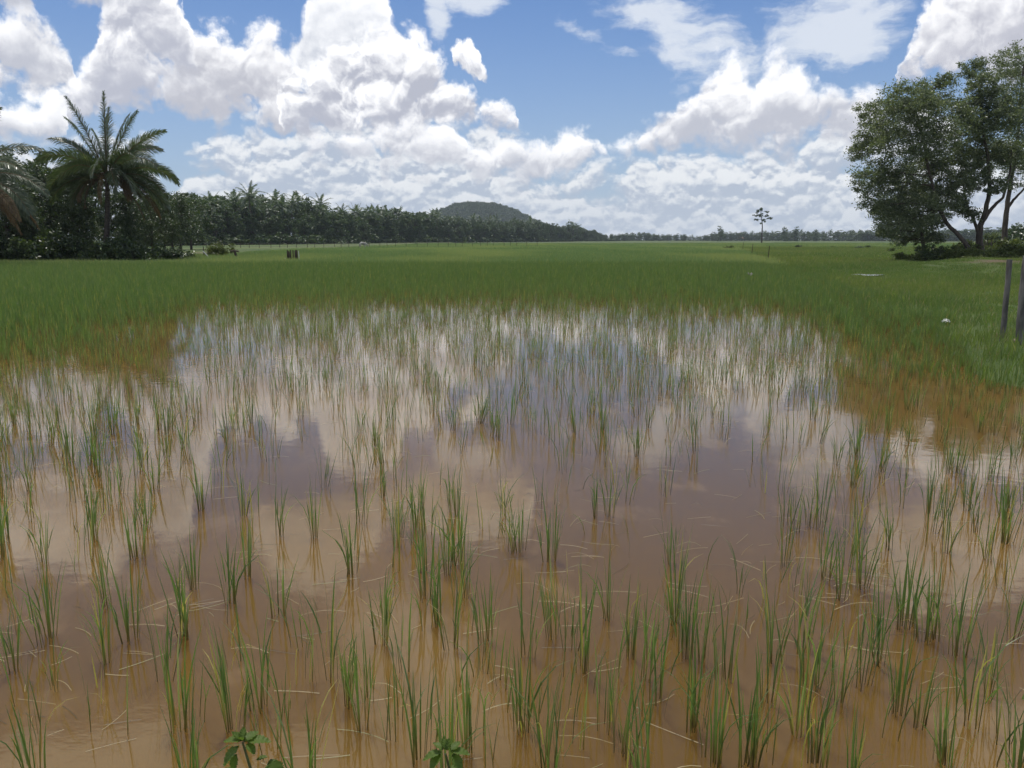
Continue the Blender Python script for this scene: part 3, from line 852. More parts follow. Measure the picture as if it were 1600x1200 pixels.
def hero_tree(name, label, cat, base, trunks, clumps, leaf, lm, bm, n_leaf, rs, group=None, sprays=52, tips=True):
    """trunks: polylines with radii in world metres; clumps: centre, radii; every clump hangs on a limb"""
    base = np.asarray(base, float)
    root = obj(name, None, None, tuple(base))
    tag(root, label, cat, group)
    tb = MB(); nodes = []
    for path, r0, r1 in trunks:
        P = np.asarray(path, float) - base
        tt = np.linspace(0, 1, len(P)); t2 = np.linspace(0, 1, max(8, 3 * len(P)))
        Q = np.stack([np.interp(t2, tt, P[:, i]) for i in range(3)], 1) + rs.normal(0, r1 * 0.25, (len(t2), 3))
        tb.tube(Q, r0 + (r1 - r0) * t2 ** 0.8, 9)
        nodes += [(Q[i], r0 + (r1 - r0) * t2[i]) for i in range(len(Q) // 3, len(Q))]
    cb = MB()
    tot = sum(float(np.prod(c[1])) ** 0.667 for c in clumps)
    for c, rad in clumps:
        c = np.asarray(c, float) - base
        cand = [nd for nd in nodes if nd[0][2] < c[2] + 0.3] or nodes
        k = int(np.argmin([np.linalg.norm(nd[0] - c) for nd in cand]))
        P = limb(tb, rs, cand[k][0], c, max(0.03, cand[k][1] * 0.55), 0.02, 0.10, 7)
        for j in range(4):                       # twigs
            d = rs.normal(0, 1, 3); d /= np.linalg.norm(d)
            limb(tb, rs, P[int(rs.integers(3, 6))], c + d * np.asarray(rad) * 0.8, 0.028, 0.007, 0.1, 4, 4)
        n = int(n_leaf * float(np.prod(rad)) ** 0.667 / tot)
        pts = clump_points(rs, c, rad, n, 0.35, sprays)
        V, F = leaf_quads(rs, pts, leaf[0], leaf[1], 0.35)
        cb.add(V, F)
    obj('trunk', tb.mesh('trunk', [bm], True), root)
    obj('crown', cb.mesh('crown', [lm]), root)
    return root

RS = np.random.default_rng(21)
def W(px, py, Y, dy=0.0):            # photo pixel at distance Y (+ dy back) as an array
    p = at_y(px, py, Y + dy)
    return np.array([p.x, p.y, p.z])
def pxm(Y):                          # metres per photo pixel at distance Y
    return Y / F_PX * 1.0

def right_trees():
    Y = 66.0; m = pxm(Y)
    rs = np.random.default_rng(31)
    def cl(lst, dyr=2.6, base=Y):
        return [(W(a, b, base, rs.uniform(-dyr, dyr)), (r * m * 1.0, r * m * 1.0, r2 * m)) for a, b, r, r2 in lst]
    # the wide leaning tree on the left of the group
    b = W(1531, 402, Y - 2); b[2] = ground_z(b[0], b[1]) - 0.1
    hero_tree('broadleaf_tree', 'wide grey-green tree whose thin trunk leans left, its crown hanging over the meadow', 'tree', b,
              [([b, W(1505, 375, Y - 2), W(1480, 350, Y - 1.5), W(1465, 320, Y - 1), W(1452, 270, Y), W(1440, 215, Y), W(1432, 175, Y)], 0.20, 0.07)],
              cl([(1380, 175, 42, 28), (1420, 155, 40, 24), (1465, 150, 40, 24), (1475, 125, 15, 12), (1365, 215, 34, 30), (1405, 220, 42, 34), (1450, 205, 44, 36), (1490, 190, 34, 34),
                  (1345, 240, 20, 18), (1360, 275, 28, 26), (1395, 285, 42, 32), (1440, 275, 44, 36), (1485, 255, 36, 36), (1370, 318, 26, 20), (1405, 330, 34, 20), (1445, 330, 34, 24), (1480, 315, 28, 24), (1500, 290, 24, 26), (1395, 355, 24, 14)]),
              (0.21, 0.085), M['grey_leaf'], M['bark'], 74000, rs, 'trees on the right bank')
    # forked tree
    b = W(1536, 396, Y + 1); b[2] = ground_z(b[0], b[1]) - 0.1
    hero_tree('broadleaf_tree', 'grey-green tree with a forked dark trunk behind the bushes of the bank', 'tree', b,
              [([b, W(1530, 375, Y + 1), W(1531, 355, Y + 1), W(1540, 330, Y + 1), W(1546, 300, Y + 1), W(1545, 255, Y + 1), W(1535, 200, Y + 1), W(1530, 140, Y + 1)], 0.32, 0.07),
               ([W(1532, 352, Y + 1), W(1545, 332, Y + 1), W(1557, 318, Y + 1), W(1568, 308, Y + 1), W(1578, 270, Y + 1), W(1580, 230, Y + 1)], 0.19, 0.06),
               ([W(1530, 366, Y + 1), W(1522, 345, Y + 1), W(1510, 322, Y + 1), W(1505, 290, Y + 1)], 0.16, 0.05)],
              cl([(1520, 110, 20, 22), (1535, 135, 24, 24), (1525, 175, 32, 30), (1555, 185, 34, 32), (1520, 225, 32, 28), (1545, 250, 32, 28), (1515, 275, 26, 24), (1575, 240, 26, 22), (1500, 320, 18, 14), (1520, 335, 14, 12), (1555, 290, 18, 13)], 2.0, Y + 1),
              (0.22, 0.085), M['grey_leaf'], M['bark'], 36000, rs, 'trees on the right bank')
    # straight trunk at the edge of the picture
    b = W(1570, 378, Y + 12); b[2] = ground_z(b[0], b[1]) - 0.1
    Y2 = Y + 12; m2 = pxm(Y2)
    def cl2(lst):
        return [(W(a, bb, Y2, rs.uniform(-2.5, 2.5)), (r * m2, r * m2, r2 * m2)) for a, bb, r, r2 in lst]
    hero_tree('broadleaf_tree', 'tall tree with a straight dark trunk, cut by the edge of the picture', 'tree', b,
              [([b, W(1571, 350, Y2), W(1574, 318, Y2), W(1580, 280, Y2), W(1590, 220, Y2), W(1595, 150, Y2), W(1600, 100, Y2)], 0.30, 0.08),
               ([W(1574, 325, Y2), W(1586, 310, Y2), W(1600, 295, Y2), W(1625, 260, Y2)], 0.16, 0.06)],
              cl2([(1580, 90, 26, 20), (1605, 100, 36, 28), (1575, 125, 30, 24), (1600, 150, 40, 30), (1580, 180, 34, 28), (1610, 205, 40, 34), (1585, 225, 32, 26), (1640, 160, 40, 50), (1620, 255, 34, 26), (1590, 262, 24, 18), (1580, 285, 18, 12), (1645, 240, 40, 40), (1625, 290, 26, 14)]),
              (0.22, 0.085), M['grey_leaf'], M['bark'], 36000, rs, 'trees on the right bank')
    # the slim tree whose foot stands in the dark bush
    b = W(1443, 405, Y + 4); b[2] = ground_z(b[0], b[1]) - 0.1
    hero_tree('broadleaf_tree', 'slim tree with a drooping skirt of leaves, its foot hidden in the dark bush', 'tree', b,
              [([b, W(1443, 385, Y + 4), W(1440, 360, Y + 4), W(1436, 330, Y + 4), W(1430, 290, Y + 4)], 0.2, 0.07)],
              cl([(1420, 350, 26, 16), (1450, 352, 24, 16), (1436, 370, 24, 12), (1400, 340, 20, 18), (1465, 340, 18, 14), (1415, 310, 28, 22), (1450, 305, 28, 22), (1385, 362, 20, 12), (1410, 375, 18, 10), (1460, 372, 18, 10), (1380, 330, 20, 20)], 1.5, Y + 4),
              (0.22, 0.085), M['grey_leaf'], M['bark'], 18000, rs, 'trees on the right bank')
right_trees()

def bush_mesh(rs, n, leaf, lm, lobes=6, flat=0.7, sprays=18):
    """unit bush about one metre in radius"""
    cb = MB(); tb = MB()
    for k in range(lobes):
        a = rs.uniform(0, 6.28); r = rs.uniform(0.1, 0.6)
        c = np.array([r * math.cos(a), r * math.sin(a), rs.uniform(0.3, 0.95) * flat])
        rad = np.array([1, 1, 0.8]) * rs.uniform(0.32, 0.55)
        V, F = leaf_quads(rs, clump_points(rs, c, rad, n // lobes, 0.4, sprays), leaf[0], leaf[1], 0.1)
        V[:, 2] = np.abs(V[:, 2])
        cb.add(V, F)
        limb(tb, rs, (0.05 * math.cos(a), 0.05 * math.sin(a), -0.1), c, 0.03, 0.008, 0.1, 5, 5)
    return cb.mesh('foliage', [lm]), tb.mesh('stem', [M['bark']], True)
def bush(name, label, group, meshes, loc, sc, rz=0.0, cat='bush'):
    root = obj(name, None, None, loc, rz, sc)
    tag(root, label, cat, group)
    obj('foliage', meshes[0], root); obj('stem', meshes[1], root)
    return root
def right_bushes():
    rs = np.random.default_rng(41)
    dark = [bush_mesh(rs, 5200, (0.11, 0.05), M['dense'], 7) for _ in range(2)]
    pale = [bush_mesh(rs, 3600, (0.12, 0.06), M['hedge_leaf'], 7, 0.6) for _ in range(3)]
    def put(px, py, Y, r, h, meshes, label, name='bush', grp='bushes on the right bank'):
        p = W(px, py, Y); z = ground_z(p[0], p[1])
        h = h * (1.5 if meshes in pale and Y < 100 else 1.0)
        bush(name, label, grp, meshes, (p[0], p[1], z - 0.05), (r, r, h), rs.uniform(0, 6.28))
    put(1447, 405, 64, 1.55, 1.7, dark[0], 'large dark bush at the foot of the slim tree on the right bank')
    put(1475, 402, 65, 1.5, 1.5, dark[1], 'dark bush between the slim tree and the leaning trunk')
    put(1428, 408, 63, 0.8, 0.7, pale[0], 'low pale bush at the meadow end of the dark bush')
    put(1490, 408, 62, 1.2, 1.1, pale[1], 'yellow-green bush just left of the leaning trunk')
    put(1512, 392, 68, 1.5, 1.4, pale[2], 'yellow-green bush behind the leaning trunk')
    put(1545, 402, 60, 1.0, 1.0, pale[0], 'leafy bush in front of the forked trunk')
    put(1560, 385, 74, 1.8, 1.3, pale[1], 'yellow-green bush between the forked and the straight trunk')
    put(1590, 384, 72, 2.0, 1.5, pale[2], 'broad yellow-green bush at the edge of the picture below the straight trunk')
    put(1580, 402, 62, 1.0, 0.8, pale[0], 'small pale bush on the earth mound')
    put(1528, 412, 58, 0.8, 0.5, pale[1], 'low creeping bush at the foot of the leaning trunk')
    put(1508, 418, 56, 0.6, 0.35, pale[2], 'smallest low tuft of leaves before the leaning trunk')
    put(1500, 398, 64, 1.3, 1.2, pale[0], 'leafy bush close behind the leaning trunk, lighter than the dark bush')
    put(1522, 400, 61, 1.1, 1.1, pale[1], 'yellow-green bush between the leaning and the forked trunk')
    put(1568, 396, 66, 1.5, 1.2, pale[2], 'yellow-green bush right of the forked trunk')
    put(1604, 398, 64, 1.5, 1.3, pale[1], 'yellow-green bush cut by the right edge above the earth mound')
    put(1410, 404, 70, 0.9, 0.6, pale[2], 'flat bush under the hanging crown, nearest the open meadow')
    put(1592, 378, 150, 5.5, 5.2, dark[0], 'round dark green tree beyond the bank at the edge of the picture', 'bush')
    put(1555, 378, 170, 3.6, 4.6, pale[1], 'pale green tree seen between the forked and the straight trunk', 'bush')
    # little bushes out on the far meadow
    for k, (px, py, r, h, lab) in enumerate([(1138, 391, 1.15, 0.95, 'dark low bush at the far end of the thin poles'), (1247, 388, 0.6, 0.5, 'small dark bush on the far meadow right of the tall pole'),
                                  (1211, 388, 0.35, 0.3, 'tiny bush on the far meadow just right of the lone tree'), (1302, 387, 0.5, 0.35, 'small bush on the brown strip of the far meadow'),
                                  (1342, 389, 0.9, 0.5, 'flat bush on the far meadow beside the big trees'), (1356, 388, 0.5, 0.45, 'small pale bush on the far meadow under the hanging crown'), (1392, 394, 0.8, 0.8, 'pale bush on the meadow under the hanging crown')]):
        p = at(px, py, 0.1)
        bush('bush', lab, 'little bushes on the far meadow', dark[k % 2] if k % 3 else pale[k % 3], (p.x, p.y, ground_z(p.x, p.y) - 0.03), (r * p.y / 120, r * p.y / 120, h * p.y / 120), k)
right_bushes()

# ------------------------------------------------------------------ palms
def frond(rs, dirv, L, droop, nl, leaflen, w0, segs=13, hang=0.35, roll=0.0):
    """feather leaf: arching midrib (material 1) with two rows of leaflets (material 0)"""
    mb = MB()
    d = np.asarray(dirv, float); d /= np.linalg.norm(d)
    p = np.zeros(3); P = [p.copy()]; D = [d.copy()]
    for k in range(segs):
        p = p + d * L / segs; P.append(p.copy()); D.append(d.copy())
        d = d + np.array([0, 0, -1.0]) * droop / segs * (0.5 + 1.5 * k / segs); d /= np.linalg.norm(d)
    P = np.array(P); D = np.array(D)
    mb.tube(P, np.linspace(0.045, 0.008, len(P)) * L / 5.0 + 0.004, 5, 1)
    t = np.linspace(0.14, 0.995, nl)
    for s in (-1, 1):
        for tt in t:
            f = tt * segs; i = min(int(f), segs - 1); fr = f - i
            q = P[i] * (1 - fr) + P[i + 1] * fr; dd = D[i] * (1 - fr) + D[i + 1] * fr
            sd = np.cross(dd, [0, 0, 1.0]); nn = np.linalg.norm(sd)
            sd = sd / nn if nn > 0.15 else np.array([1.0, 0, 0])
            up = np.cross(sd, dd)
            sd, up = sd * math.cos(roll) + up * math.sin(roll), up * math.cos(roll) - sd * math.sin(roll)
            ll = leaflen * (0.45 + 0.55 * math.sin(math.pi * min(1, 0.18 + tt * 0.75))) * (1 - 0.55 * max(0, tt - 0.75) / 0.25) * rs.uniform(0.82, 1.12)
            v = s * sd * 0.80 + dd * (0.55 + 0.5 * tt) + up * rs.uniform(-0.05, 0.25)
            v /= np.linalg.norm(v)
            v2 = v + np.array([0, 0, -1.0]) * (hang + rs.uniform(0, 0.35)); v2 /= np.linalg.norm(v2)
            v3 = v2 + np.array([0, 0, -1.0]) * (hang * 1.5 + rs.uniform(0, 0.3)); v3 /= np.linalg.norm(v3)
            wd = np.cross(v, up + 0.3 * rs.normal(0, 1, 3)); wd /= np.linalg.norm(wd) + 1e-9
            a1 = q + v * ll * 0.40; a2 = a1 + v2 * ll * 0.35; a3 = a2 + v3 * ll * 0.25
            w = w0
            mb.add([q - wd * w * 0.35, q + wd * w * 0.35, a1 - wd * w / 2, a1 + wd * w / 2, a2 - wd * w * 0.33, a2 + wd * w * 0.33, a3],
                   [[0, 1, 3, 2], [2, 3, 5, 4]], 0)
            mb.add([a2 - wd * w * 0.33, a2 + wd * w * 0.33, a3], [[0, 1, 2]], 0)
    return mb
def coconut_palm(label, base, crown, fronds, rs, trunk_r=0.25):
    base = np.asarray(base, float); crown = np.asarray(crown, float)
    root = obj('coconut_palm', None, None, tuple(base))
    tag(root, label, 'palm tree', 'coconut palms at the left wood')
    tb = MB()
    n = 26; t = np.linspace(0, 1, n)[:, None]
    P = (crown - base) * t + np.array([0.25, 0, 0]) * np.sin(t * 2.6) * 0.6
    P = P - (crown - base) * 0 
    rad = trunk_r * (1.0 - 0.35 * t[:, 0]) * (1 + 0.05 * (np.arange(n) % 2)) + 0.10 * np.exp(-t[:, 0] * 14)
    tb.tube(P, rad, 10)
    obj('trunk', tb.mesh('trunk', [M['palm_bark']], True), root)
    top = P[-1]
    for ang, depth, L, droop, dry in fronds:
        a, e = R(ang), R(depth)
        dv = (math.cos(a) * math.cos(e), math.sin(e), math.sin(a) * math.cos(e))
        me = frond(rs, dv, L * 0.9, droop * 1.35 + 0.15, 92 if not dry else 60, 1.2 if not dry else 0.9, 0.056, 13, 0.30 if not dry else 0.9, rs.choice([-1, 1]) * rs.uniform(0.55, 1.15)).mesh('frond', [M['palm_dry'] if dry else M['palm'], M['palm_dry']])
        o = obj('frond', me, root, tuple(top + np.array([math.cos(a) * 0.12, 0, 0.15 * math.sin(a)])))
        if dry: o['label'] = 'withered brown frond hanging beside the trunk'
    # spear leaf, flower stalks and a few nuts
    nb = MB()
    for k in range(7):
        a = rs.uniform(0, 6.28); c = top + np.array([0.32 * math.cos(a), 0.32 * math.sin(a), -0.35 + rs.uniform(-0.15, 0.1)])
        th = np.linspace(0, math.pi, 6); nb.tube([c + np.array([0, 0, 0.15 * math.cos(x)]) for x in th], np.sin(th) * 0.11 + 0.003, 7)
    obj('coconut_bunch', nb.mesh('coconut_bunch', [M['hedge_leaf']], True), root)
    return root
def left_palms():
    rs = np.random.default_rng(51)
    Y = 69.0
    b = W(163, 412, Y); b[2] = ground_z(b[0], b[1]) - 0.1
    coconut_palm('tall coconut palm with a full crown rising above the left wood', b, W(166, 280, Y),
        [(118, 10, 7.2, 0.35, 0), (103, -12, 7.4, 0.30, 0), (94, 18, 7.3, 0.28, 0), (84, -8, 7.5, 0.30, 0), (75, 14, 7.0, 0.35, 0), (66, -15, 6.9, 0.45, 0), (55, 8, 7.0, 0.5, 0),
         (40, -18, 6.8, 0.9, 0), (30, 12, 6.8, 1.0, 0), (18, -6, 6.6, 1.1, 0), (6, 18, 6.4, 1.2, 0), (-6, -12, 6.0, 1.3, 0), (140, 12, 6.4, 1.0, 0), (152, -14, 5.8, 1.3, 0), (165, 16, 5.2, 1.5, 0),
         (110, 25, 6.8, 0.5, 0), (62, 30, 6.6, 0.7, 0), (35, 25, 6.6, 0.9, 0), (25, -40, 6.4, 1.1, 0), (148, 20, 6.4, 0.9, 0), (128, 5, 6.8, 0.6, 0), (170, -10, 6.0, 1.1, 0), (2, 0, 6.6, 1.0, 0), (48, -30, 6.6, 0.8, 0), (132, -25, 6.2, 0.9, 0), (12, -30, 6.2, 1.2, 0), (158, 30, 5.6, 1.3, 0), (88, 52, 6.5, 0.8, 0), (70, -55, 6.3, 1.1, 0), (125, 48, 6.0, 1.0, 0), (120, -50, 6.0, 1.4, 0), (20, 45, 6, 1.3, 0), (45, -48, 5.6, 1.6, 0), (175, -40, 4.8, 1.9, 0),
         (160, -20, 3.9, 2.6, 1), (20, -25, 4.2, 2.4, 1), (-8, 5, 6.0, 1.1, 1), (-20, -20, 5.6, 0.9, 1), (178, 10, 4.0, 2.2, 1), (60, -75, 4.0, 2.6, 1)], rs)
    Y = 60.0
    b = W(-62, 418, Y); b[2] = ground_z(b[0], b[1]) - 0.1
    coconut_palm('coconut palm standing off the left edge, only its frond ends reach into the picture', b, W(-60, 285, Y),
        [(118, 10, 6.6, 0.5, 0), (95, -12, 6.8, 0.35, 0), (75, 14, 6.8, 0.4, 0), (62, -10, 6.9, 0.55, 0), (48, 8, 6.9, 0.75, 0), (36, -12, 6.7, 0.9, 0), (24, 10, 6.9, 1.0, 0), (10, -8, 6.7, 1.1, 0),
         (-2, 8, 6.6, 1.1, 0), (0, -20, 6.9, 0.9, 1), (-12, 6, 6.7, 0.7, 1), (-22, -6, 6.2, 0.7, 1), (140, 0, 6, 1.0, 0), (160, 10, 5.6, 1.3, 0), (80, 50, 6, 1.0, 0), (100, -50, 6, 1.2, 0), (30, -45, 6, 1.4, 0), (20, 45, 6, 1.2, 0)], rs)
left_palms()

def simple_tree_meshes(rs, H, crown_w, n, leaf, lm, trunk_h, lobes=9, slim=False, sprays=14):
    """crown + trunk for a tree of height H in local metres, foot at the origin"""
    cb = MB(); tb = MB()
    top = np.array([rs.normal(0, 0.05 * H), rs.normal(0, 0.05 * H), H * 0.72])
    tb.tube([np.array([0, 0, -0.2]), np.array([0, 0, H * 0.15]) + rs.normal(0, 0.1, 3), top * 0.55, top], [H * 0.022, H * 0.018, H * 0.013, H * 0.006], 6)
    for k in range(lobes):
        a = 6.28 * (k + rs.uniform(0, 0.8)) / lobes * 2.4; u = (k + 0.5) / lobes
        zz = trunk_h + (H - trunk_h) * (0.12 + 0.76 * u)
        r = crown_w / 2 * (0.62 * math.sin(math.pi * (0.25 + 0.62 * u))) * rs.uniform(0.5, 1.1)
        c = np.array([r * math.cos(a), r * math.sin(a), zz])
        rad = np.array([1, 1, 0.75]) * crown_w * rs.uniform(0.18, 0.30)
        V, F = leaf_quads(rs, clump_points(rs, c, rad, n // lobes, 0.4, sprays), leaf[0], leaf[1], 0.1)
        cb.add(V, F)
        limb(tb, rs, top * rs.uniform(0.45, 0.95), c, H * 0.009, H * 0.003, 0.1, 5, 5)
    return cb.mesh('crown', [lm]), tb.mesh('trunk', [M['bark']], True)
def tree(name, label, group, meshes, loc, sc, rz, cat='tree'):
    root = obj(name, None, None, loc, rz, sc)
    tag(root, label, cat, group)
    obj('crown', meshes[0], root); obj('trunk', meshes[1], root)
    return root

def left_wood():
    rs = np.random.default_rng(61)
    V = [simple_tree_meshes(rs, 8.0, 7.0, 15000, (0.26, 0.12), M['dense'], 0.8, 12, sprays=20) for _ in range(3)]
    T = [simple_tree_meshes(rs, 8.0, 5.0, 7000, (0.24, 0.10), M['dense'], 2.6, 9, sprays=16) for _ in range(2)]
    U = [bush_mesh(rs, 4200, (0.13, 0.065), M['dense'], 8, 0.8) for _ in range(2)]
    # px of the foot, px row of the top, distance, width factor, variant, label
    rows = [(-70, 215, 78, 1.1, 0, 'dark leafy tree behind the palm at the left edge of the picture'),
            (-15, 222, 74, 1.0, 1, 'dark leafy tree at the left edge, under the reaching fronds'),
            (45, 224, 80, 1.15, 2, 'tall dark tree left of the tall palm, highest of the left wood'),
            (92, 248, 76, 0.95, 0, 'dark rounded tree close behind the left fronds of the tall palm'),
            (125, 292, 70, 0.8, 1, 'shorter leafy tree just left of the palm trunk'),
            (205, 285, 84, 0.95, 2, 'dark tree behind the tall palm, right of its trunk'),
            (205, 325, 69, 0.7, 0, 'small leafy tree just right of the palm trunk'),
            (150, 262, 92, 1.1, 0, 'dark tree straight behind the trunk of the tall palm'), (240, 290, 100, 1.1, 1, 'dark tree behind the slender trees at the end of the left wood'), (300, 300, 135, 1.2, 2, 'dark tree joining the left wood to the far grove'), (272, 296, 120, 1.2, 0, 'broad dark tree behind the gap at the end of the left wood'), (15, 262, 67, 0.9, 2, 'broad dark tree in front of the left wood, under the left fronds'),
            (55, 318, 68, 0.75, 1, 'small dark tree in front of the wood near the left edge')]
    for px, top, Y, wf, k, lab in rows:
        p = W(px, 405, Y); z = ground_z(p[0], p[1]) - 0.1
        s = (W(px, top, Y)[2] - z) / 8.3
        tree('broadleaf_tree', lab, 'dark trees of the left wood', V[k], (p[0], p[1], z), (s * wf * 1.0, s * wf, s), rs.uniform(0, 6.28))
    for px, top, Y, wf, k, lab in [(258, 308, 80, 0.9, 0, 'slender tree with bare stem right of the tall palm'), (285, 300, 92, 1.0, 1, 'slender tree with bare stem at the right end of the left wood'), (236, 330, 72, 0.8, 1, 'short slender tree at the front of the left wood'), (272, 338, 73, 0.75, 0, 'short thin-stemmed tree at the front corner of the left wood')]:
        p = W(px, 405, Y); z = ground_z(p[0], p[1]) - 0.1
        s = (W(px, top, Y)[2] - z) / 8.3
        tree('broadleaf_tree', lab, 'slender trees at the end of the left wood', T[k], (p[0], p[1], z), (s * wf, s * wf, s), rs.uniform(0, 6.28))
    for k, (px, Y, r, h, lab) in enumerate([(-20, 64, 2.4, 2.9, 'dark shrub at the very left edge of the wood'), (28, 65, 2.2, 2.5, 'dark shrub near the left edge, under the brown frond'), (75, 66, 2.2, 2.9, 'dark shrub with pale leaf glints left of the palm trunk'),
                                            (118, 67, 2.0, 2.6, 'rounded shrub close left of the palm trunk'), (150, 66, 1.5, 1.9, 'shrub hiding the foot of the tall palm'), (190, 66, 2.0, 2.5, 'black-green shrub close right of the palm trunk'),
                                            (232, 67, 1.9, 2.0, 'dark shrub below the slender trees'), (266, 69, 1.9, 1.6, 'low dark shrub at the right end of the left wood'), (292, 73, 1.4, 1.3, 'lowest shrub at the corner of the left wood')]):
        p = W(px, 405, Y); z = ground_z(p[0], p[1])
        bush('shrub', lab, 'shrubs along the foot of the left wood', U[k % 2], (p[0], p[1], z - 0.1), (r, r, h), rs.uniform(0, 6.28), 'shrub')
    hay = bush_mesh(rs, 6000, (0.16, 0.035), M['hedge_leaf'], 9, 0.9, 24)
    p = at(343, 403, 0.1)
    bush('shrub', 'loose pale grey-green shrub standing alone beside the white stick', None, hay, (p.x, p.y, ground_z(p.x, p.y) - 0.05), (1.75, 1.75, 1.7), 0.5, 'shrub')
left_wood()

# ------------------------------------------------------------------ the far groves
def far_groves():
    rs = np.random.default_rng(71)
    def palm_meshes():
        cb = MB(); tb = MB()
        H = 13.5
        lean = rs.normal(0, 0.6, 2)
        t = np.linspace(0, 1, 8)
        P = np.stack([lean[0] * t ** 2, lean[1] * t ** 2, H * t - 0.2], 1)
        tb.tube(P, np.linspace(0.24, 0.15, 8), 6)
        for k in range(19):
            a = k * 2.4 + rs.uniform(-0.3, 0.3); e = R(78 - 118 * (k / 19) ** 0.8)
            f = frond(rs, (math.cos(a) * math.cos(e), math.sin(a) * math.cos(e), math.sin(e)), rs.uniform(3.8, 5.0), rs.uniform(0.7, 1.3), 13, 1.15, 0.24, 6, 0.4)
            for v_, f_, m_ in zip(f.v, f.f, f.mi):
                pass
            V = np.concatenate(f.v) + P[-1]; Fc = np.concatenate(f.f); mi = np.concatenate(f.mi)
            cb.v.append(V); cb.f.append(np.where(Fc >= 0, Fc + cb.n, -1)); cb.mi.append(mi); cb.n += len(V)
        return cb.mesh('crown', [M['palm_far'], M['palm_far']]), tb.mesh('trunk', [M['palm_bark']], True)
    palms = [palm_meshes() for _ in range(5)]
    broad = [simple_tree_meshes(rs, 12.0, rs.uniform(8, 11), 4600, (0.62, 0.36), M['far_leaf'], 0.2, 13, sprays=16) for _ in range(5)]
    low = [bush_mesh(rs, 900, (0.22, 0.13), M['far_leaf'], 7, 0.8, 9) for _ in range(3)]
    small = [simple_tree_meshes(rs, 9.0, rs.uniform(7, 10), 1500, (0.75, 0.45), M['far_leaf'], -0.8, 9, sprays=12) for _ in range(4)]
    # row of tops in the photograph
    TX = [230, 270, 300, 335, 370, 395, 420, 445, 480, 520, 560, 600, 640, 690, 740, 800, 850, 890, 920, 945, 965]
    TYp = [303, 300, 295, 293, 301, 298, 301, 302, 307, 316, 320, 322, 326, 331, 337, 341, 345, 349, 355, 363, 366]
    def seg(px):
        return 'at its near left end' if px < 340 else 'left of the ring of stakes' if px < 455 else 'between the stakes and the cow' if px < 570 else 'left of the hill' if px < 690 else 'in front of the hill' if px < 830 else 'at its far right end'
    GP, GB, GL = 'coconut palms of the far grove', 'leafy trees of the far grove', 'low growth along the far grove'
    for row, (dy, drop) in enumerate(((0, 26), (7, 12), (17, 2), (30, 0), (44, 3))):
        px = 225.0 + row * 3.0
        while px < 968:
            Y = float(np.interp(px, [p for p, d in TL], [d for p, d in TL])) + dy + rs.uniform(-3, 3)
            top = float(np.interp(px, TX, TYp)) + drop * (Y / 300) ** -0.9 * rs.uniform(0.3, 1.2) + rs.uniform(-4, 9) * (230 / Y)
            p = W(px, 374, Y)
            h = (374 - top) * pxm(Y) * 1.02 + 2.0
            spacing = (6.0, 6.0, 6.5, 7.0, 6.0)[row] / pxm(Y)
            is_palm = rs.uniform() < np.interp(px, [230, 330, 380, 450, 620, 720, 800, 968], [0.05, 0.15, 0.5, 0.5, 0.42, 0.22, 0.12, 0.04]) and row in (1, 2, 3)
            rz = rs.uniform(0, 6.28)
            if is_palm:
                s = max(0.45, (h + 0.8) / 17.0)
                tree('coconut_palm', 'coconut palm among the crowded far grove, ' + seg(px), GP, palms[int(rs.integers(5))], (p[0], Y, 0.0), (s * 1.05, s * 1.05, s), rz, 'palm tree')
            else:
                s = max(0.3, h * rs.uniform(0.82, 1.0) / 12.3)
                w = s * rs.uniform(0.75, 1.35)
                tree('broadleaf_tree', 'leafy tree among the crowded far grove, ' + seg(px), GB, broad[int(rs.integers(5))], (p[0], Y, 0.0), (w, w, s), rz)
            px += spacing * rs.uniform(0.7, 1.3)
    tree('coconut_palm', 'tallest palm of the far grove, its crown standing clear against the clouds', GP, palms[0], (W(394, 374, 262)[0], 262, 0), ((374 - 292) * pxm(262) + 2.6) / 17.0, 1.0, 'palm tree')
    tree('broadleaf_tree', 'single taller domed tree near the right end of the far grove', GB, small[0], (W(895, 374, 720)[0], 720, 0), (2.0, 2.0, ((374 - 346) * pxm(720) + 2) / 9.2), 1.0)
    px = 300.0
    while px < 960:
        Y = float(np.interp(px, [p for p, d in TL], [d for p, d in TL])) - rs.uniform(1, 7)
        p = W(px, 374, Y); s = rs.uniform(1.8, 4.2)
        bush('shrub', 'low shrub at the foot of the far grove, ' + seg(px), GL, low[int(rs.integers(3))], (p[0], Y, -0.05), (s * 1.4, s * 1.4, s), rs.uniform(0, 6.28), 'shrub')
        px += rs.uniform(0.5, 1.2) * 4.6 / pxm(Y)
    # young palms low before the grove
    for px, Y, s in ((535, 285, 0.5), (573, 292, 0.4), (650, 300, 0.33), (728, 330, 0.42), (745, 335, 0.35)):
        p = W(px, 374, Y)
        r = tree('coconut_palm', 'young stemless palm spreading low before the far grove', 'young palms before the far grove', palms[2], (p[0], Y, -13.5 * s * 0.93), s, px, 'palm tree')
        for ch in r.children:
            if ch.name.startswith('trunk'): bpy.data.objects.remove(ch)
    # the thin line of trees beyond the fields on the right
    def seg2(px):
        return 'where it meets the grove' if px < 1060 else 'left of the lone tree' if px < 1190 else 'right of the lone tree' if px < 1340 else 'behind the bank trees'
    TX2, TY2 = [962, 1000, 1030, 1060, 1078, 1100, 1130, 1160, 1185, 1215, 1245, 1290, 1330, 1380, 1480, 1640], [366, 363, 366, 366, 368.5, 366, 362, 363, 362, 362, 361, 362, 360, 360, 358, 355]
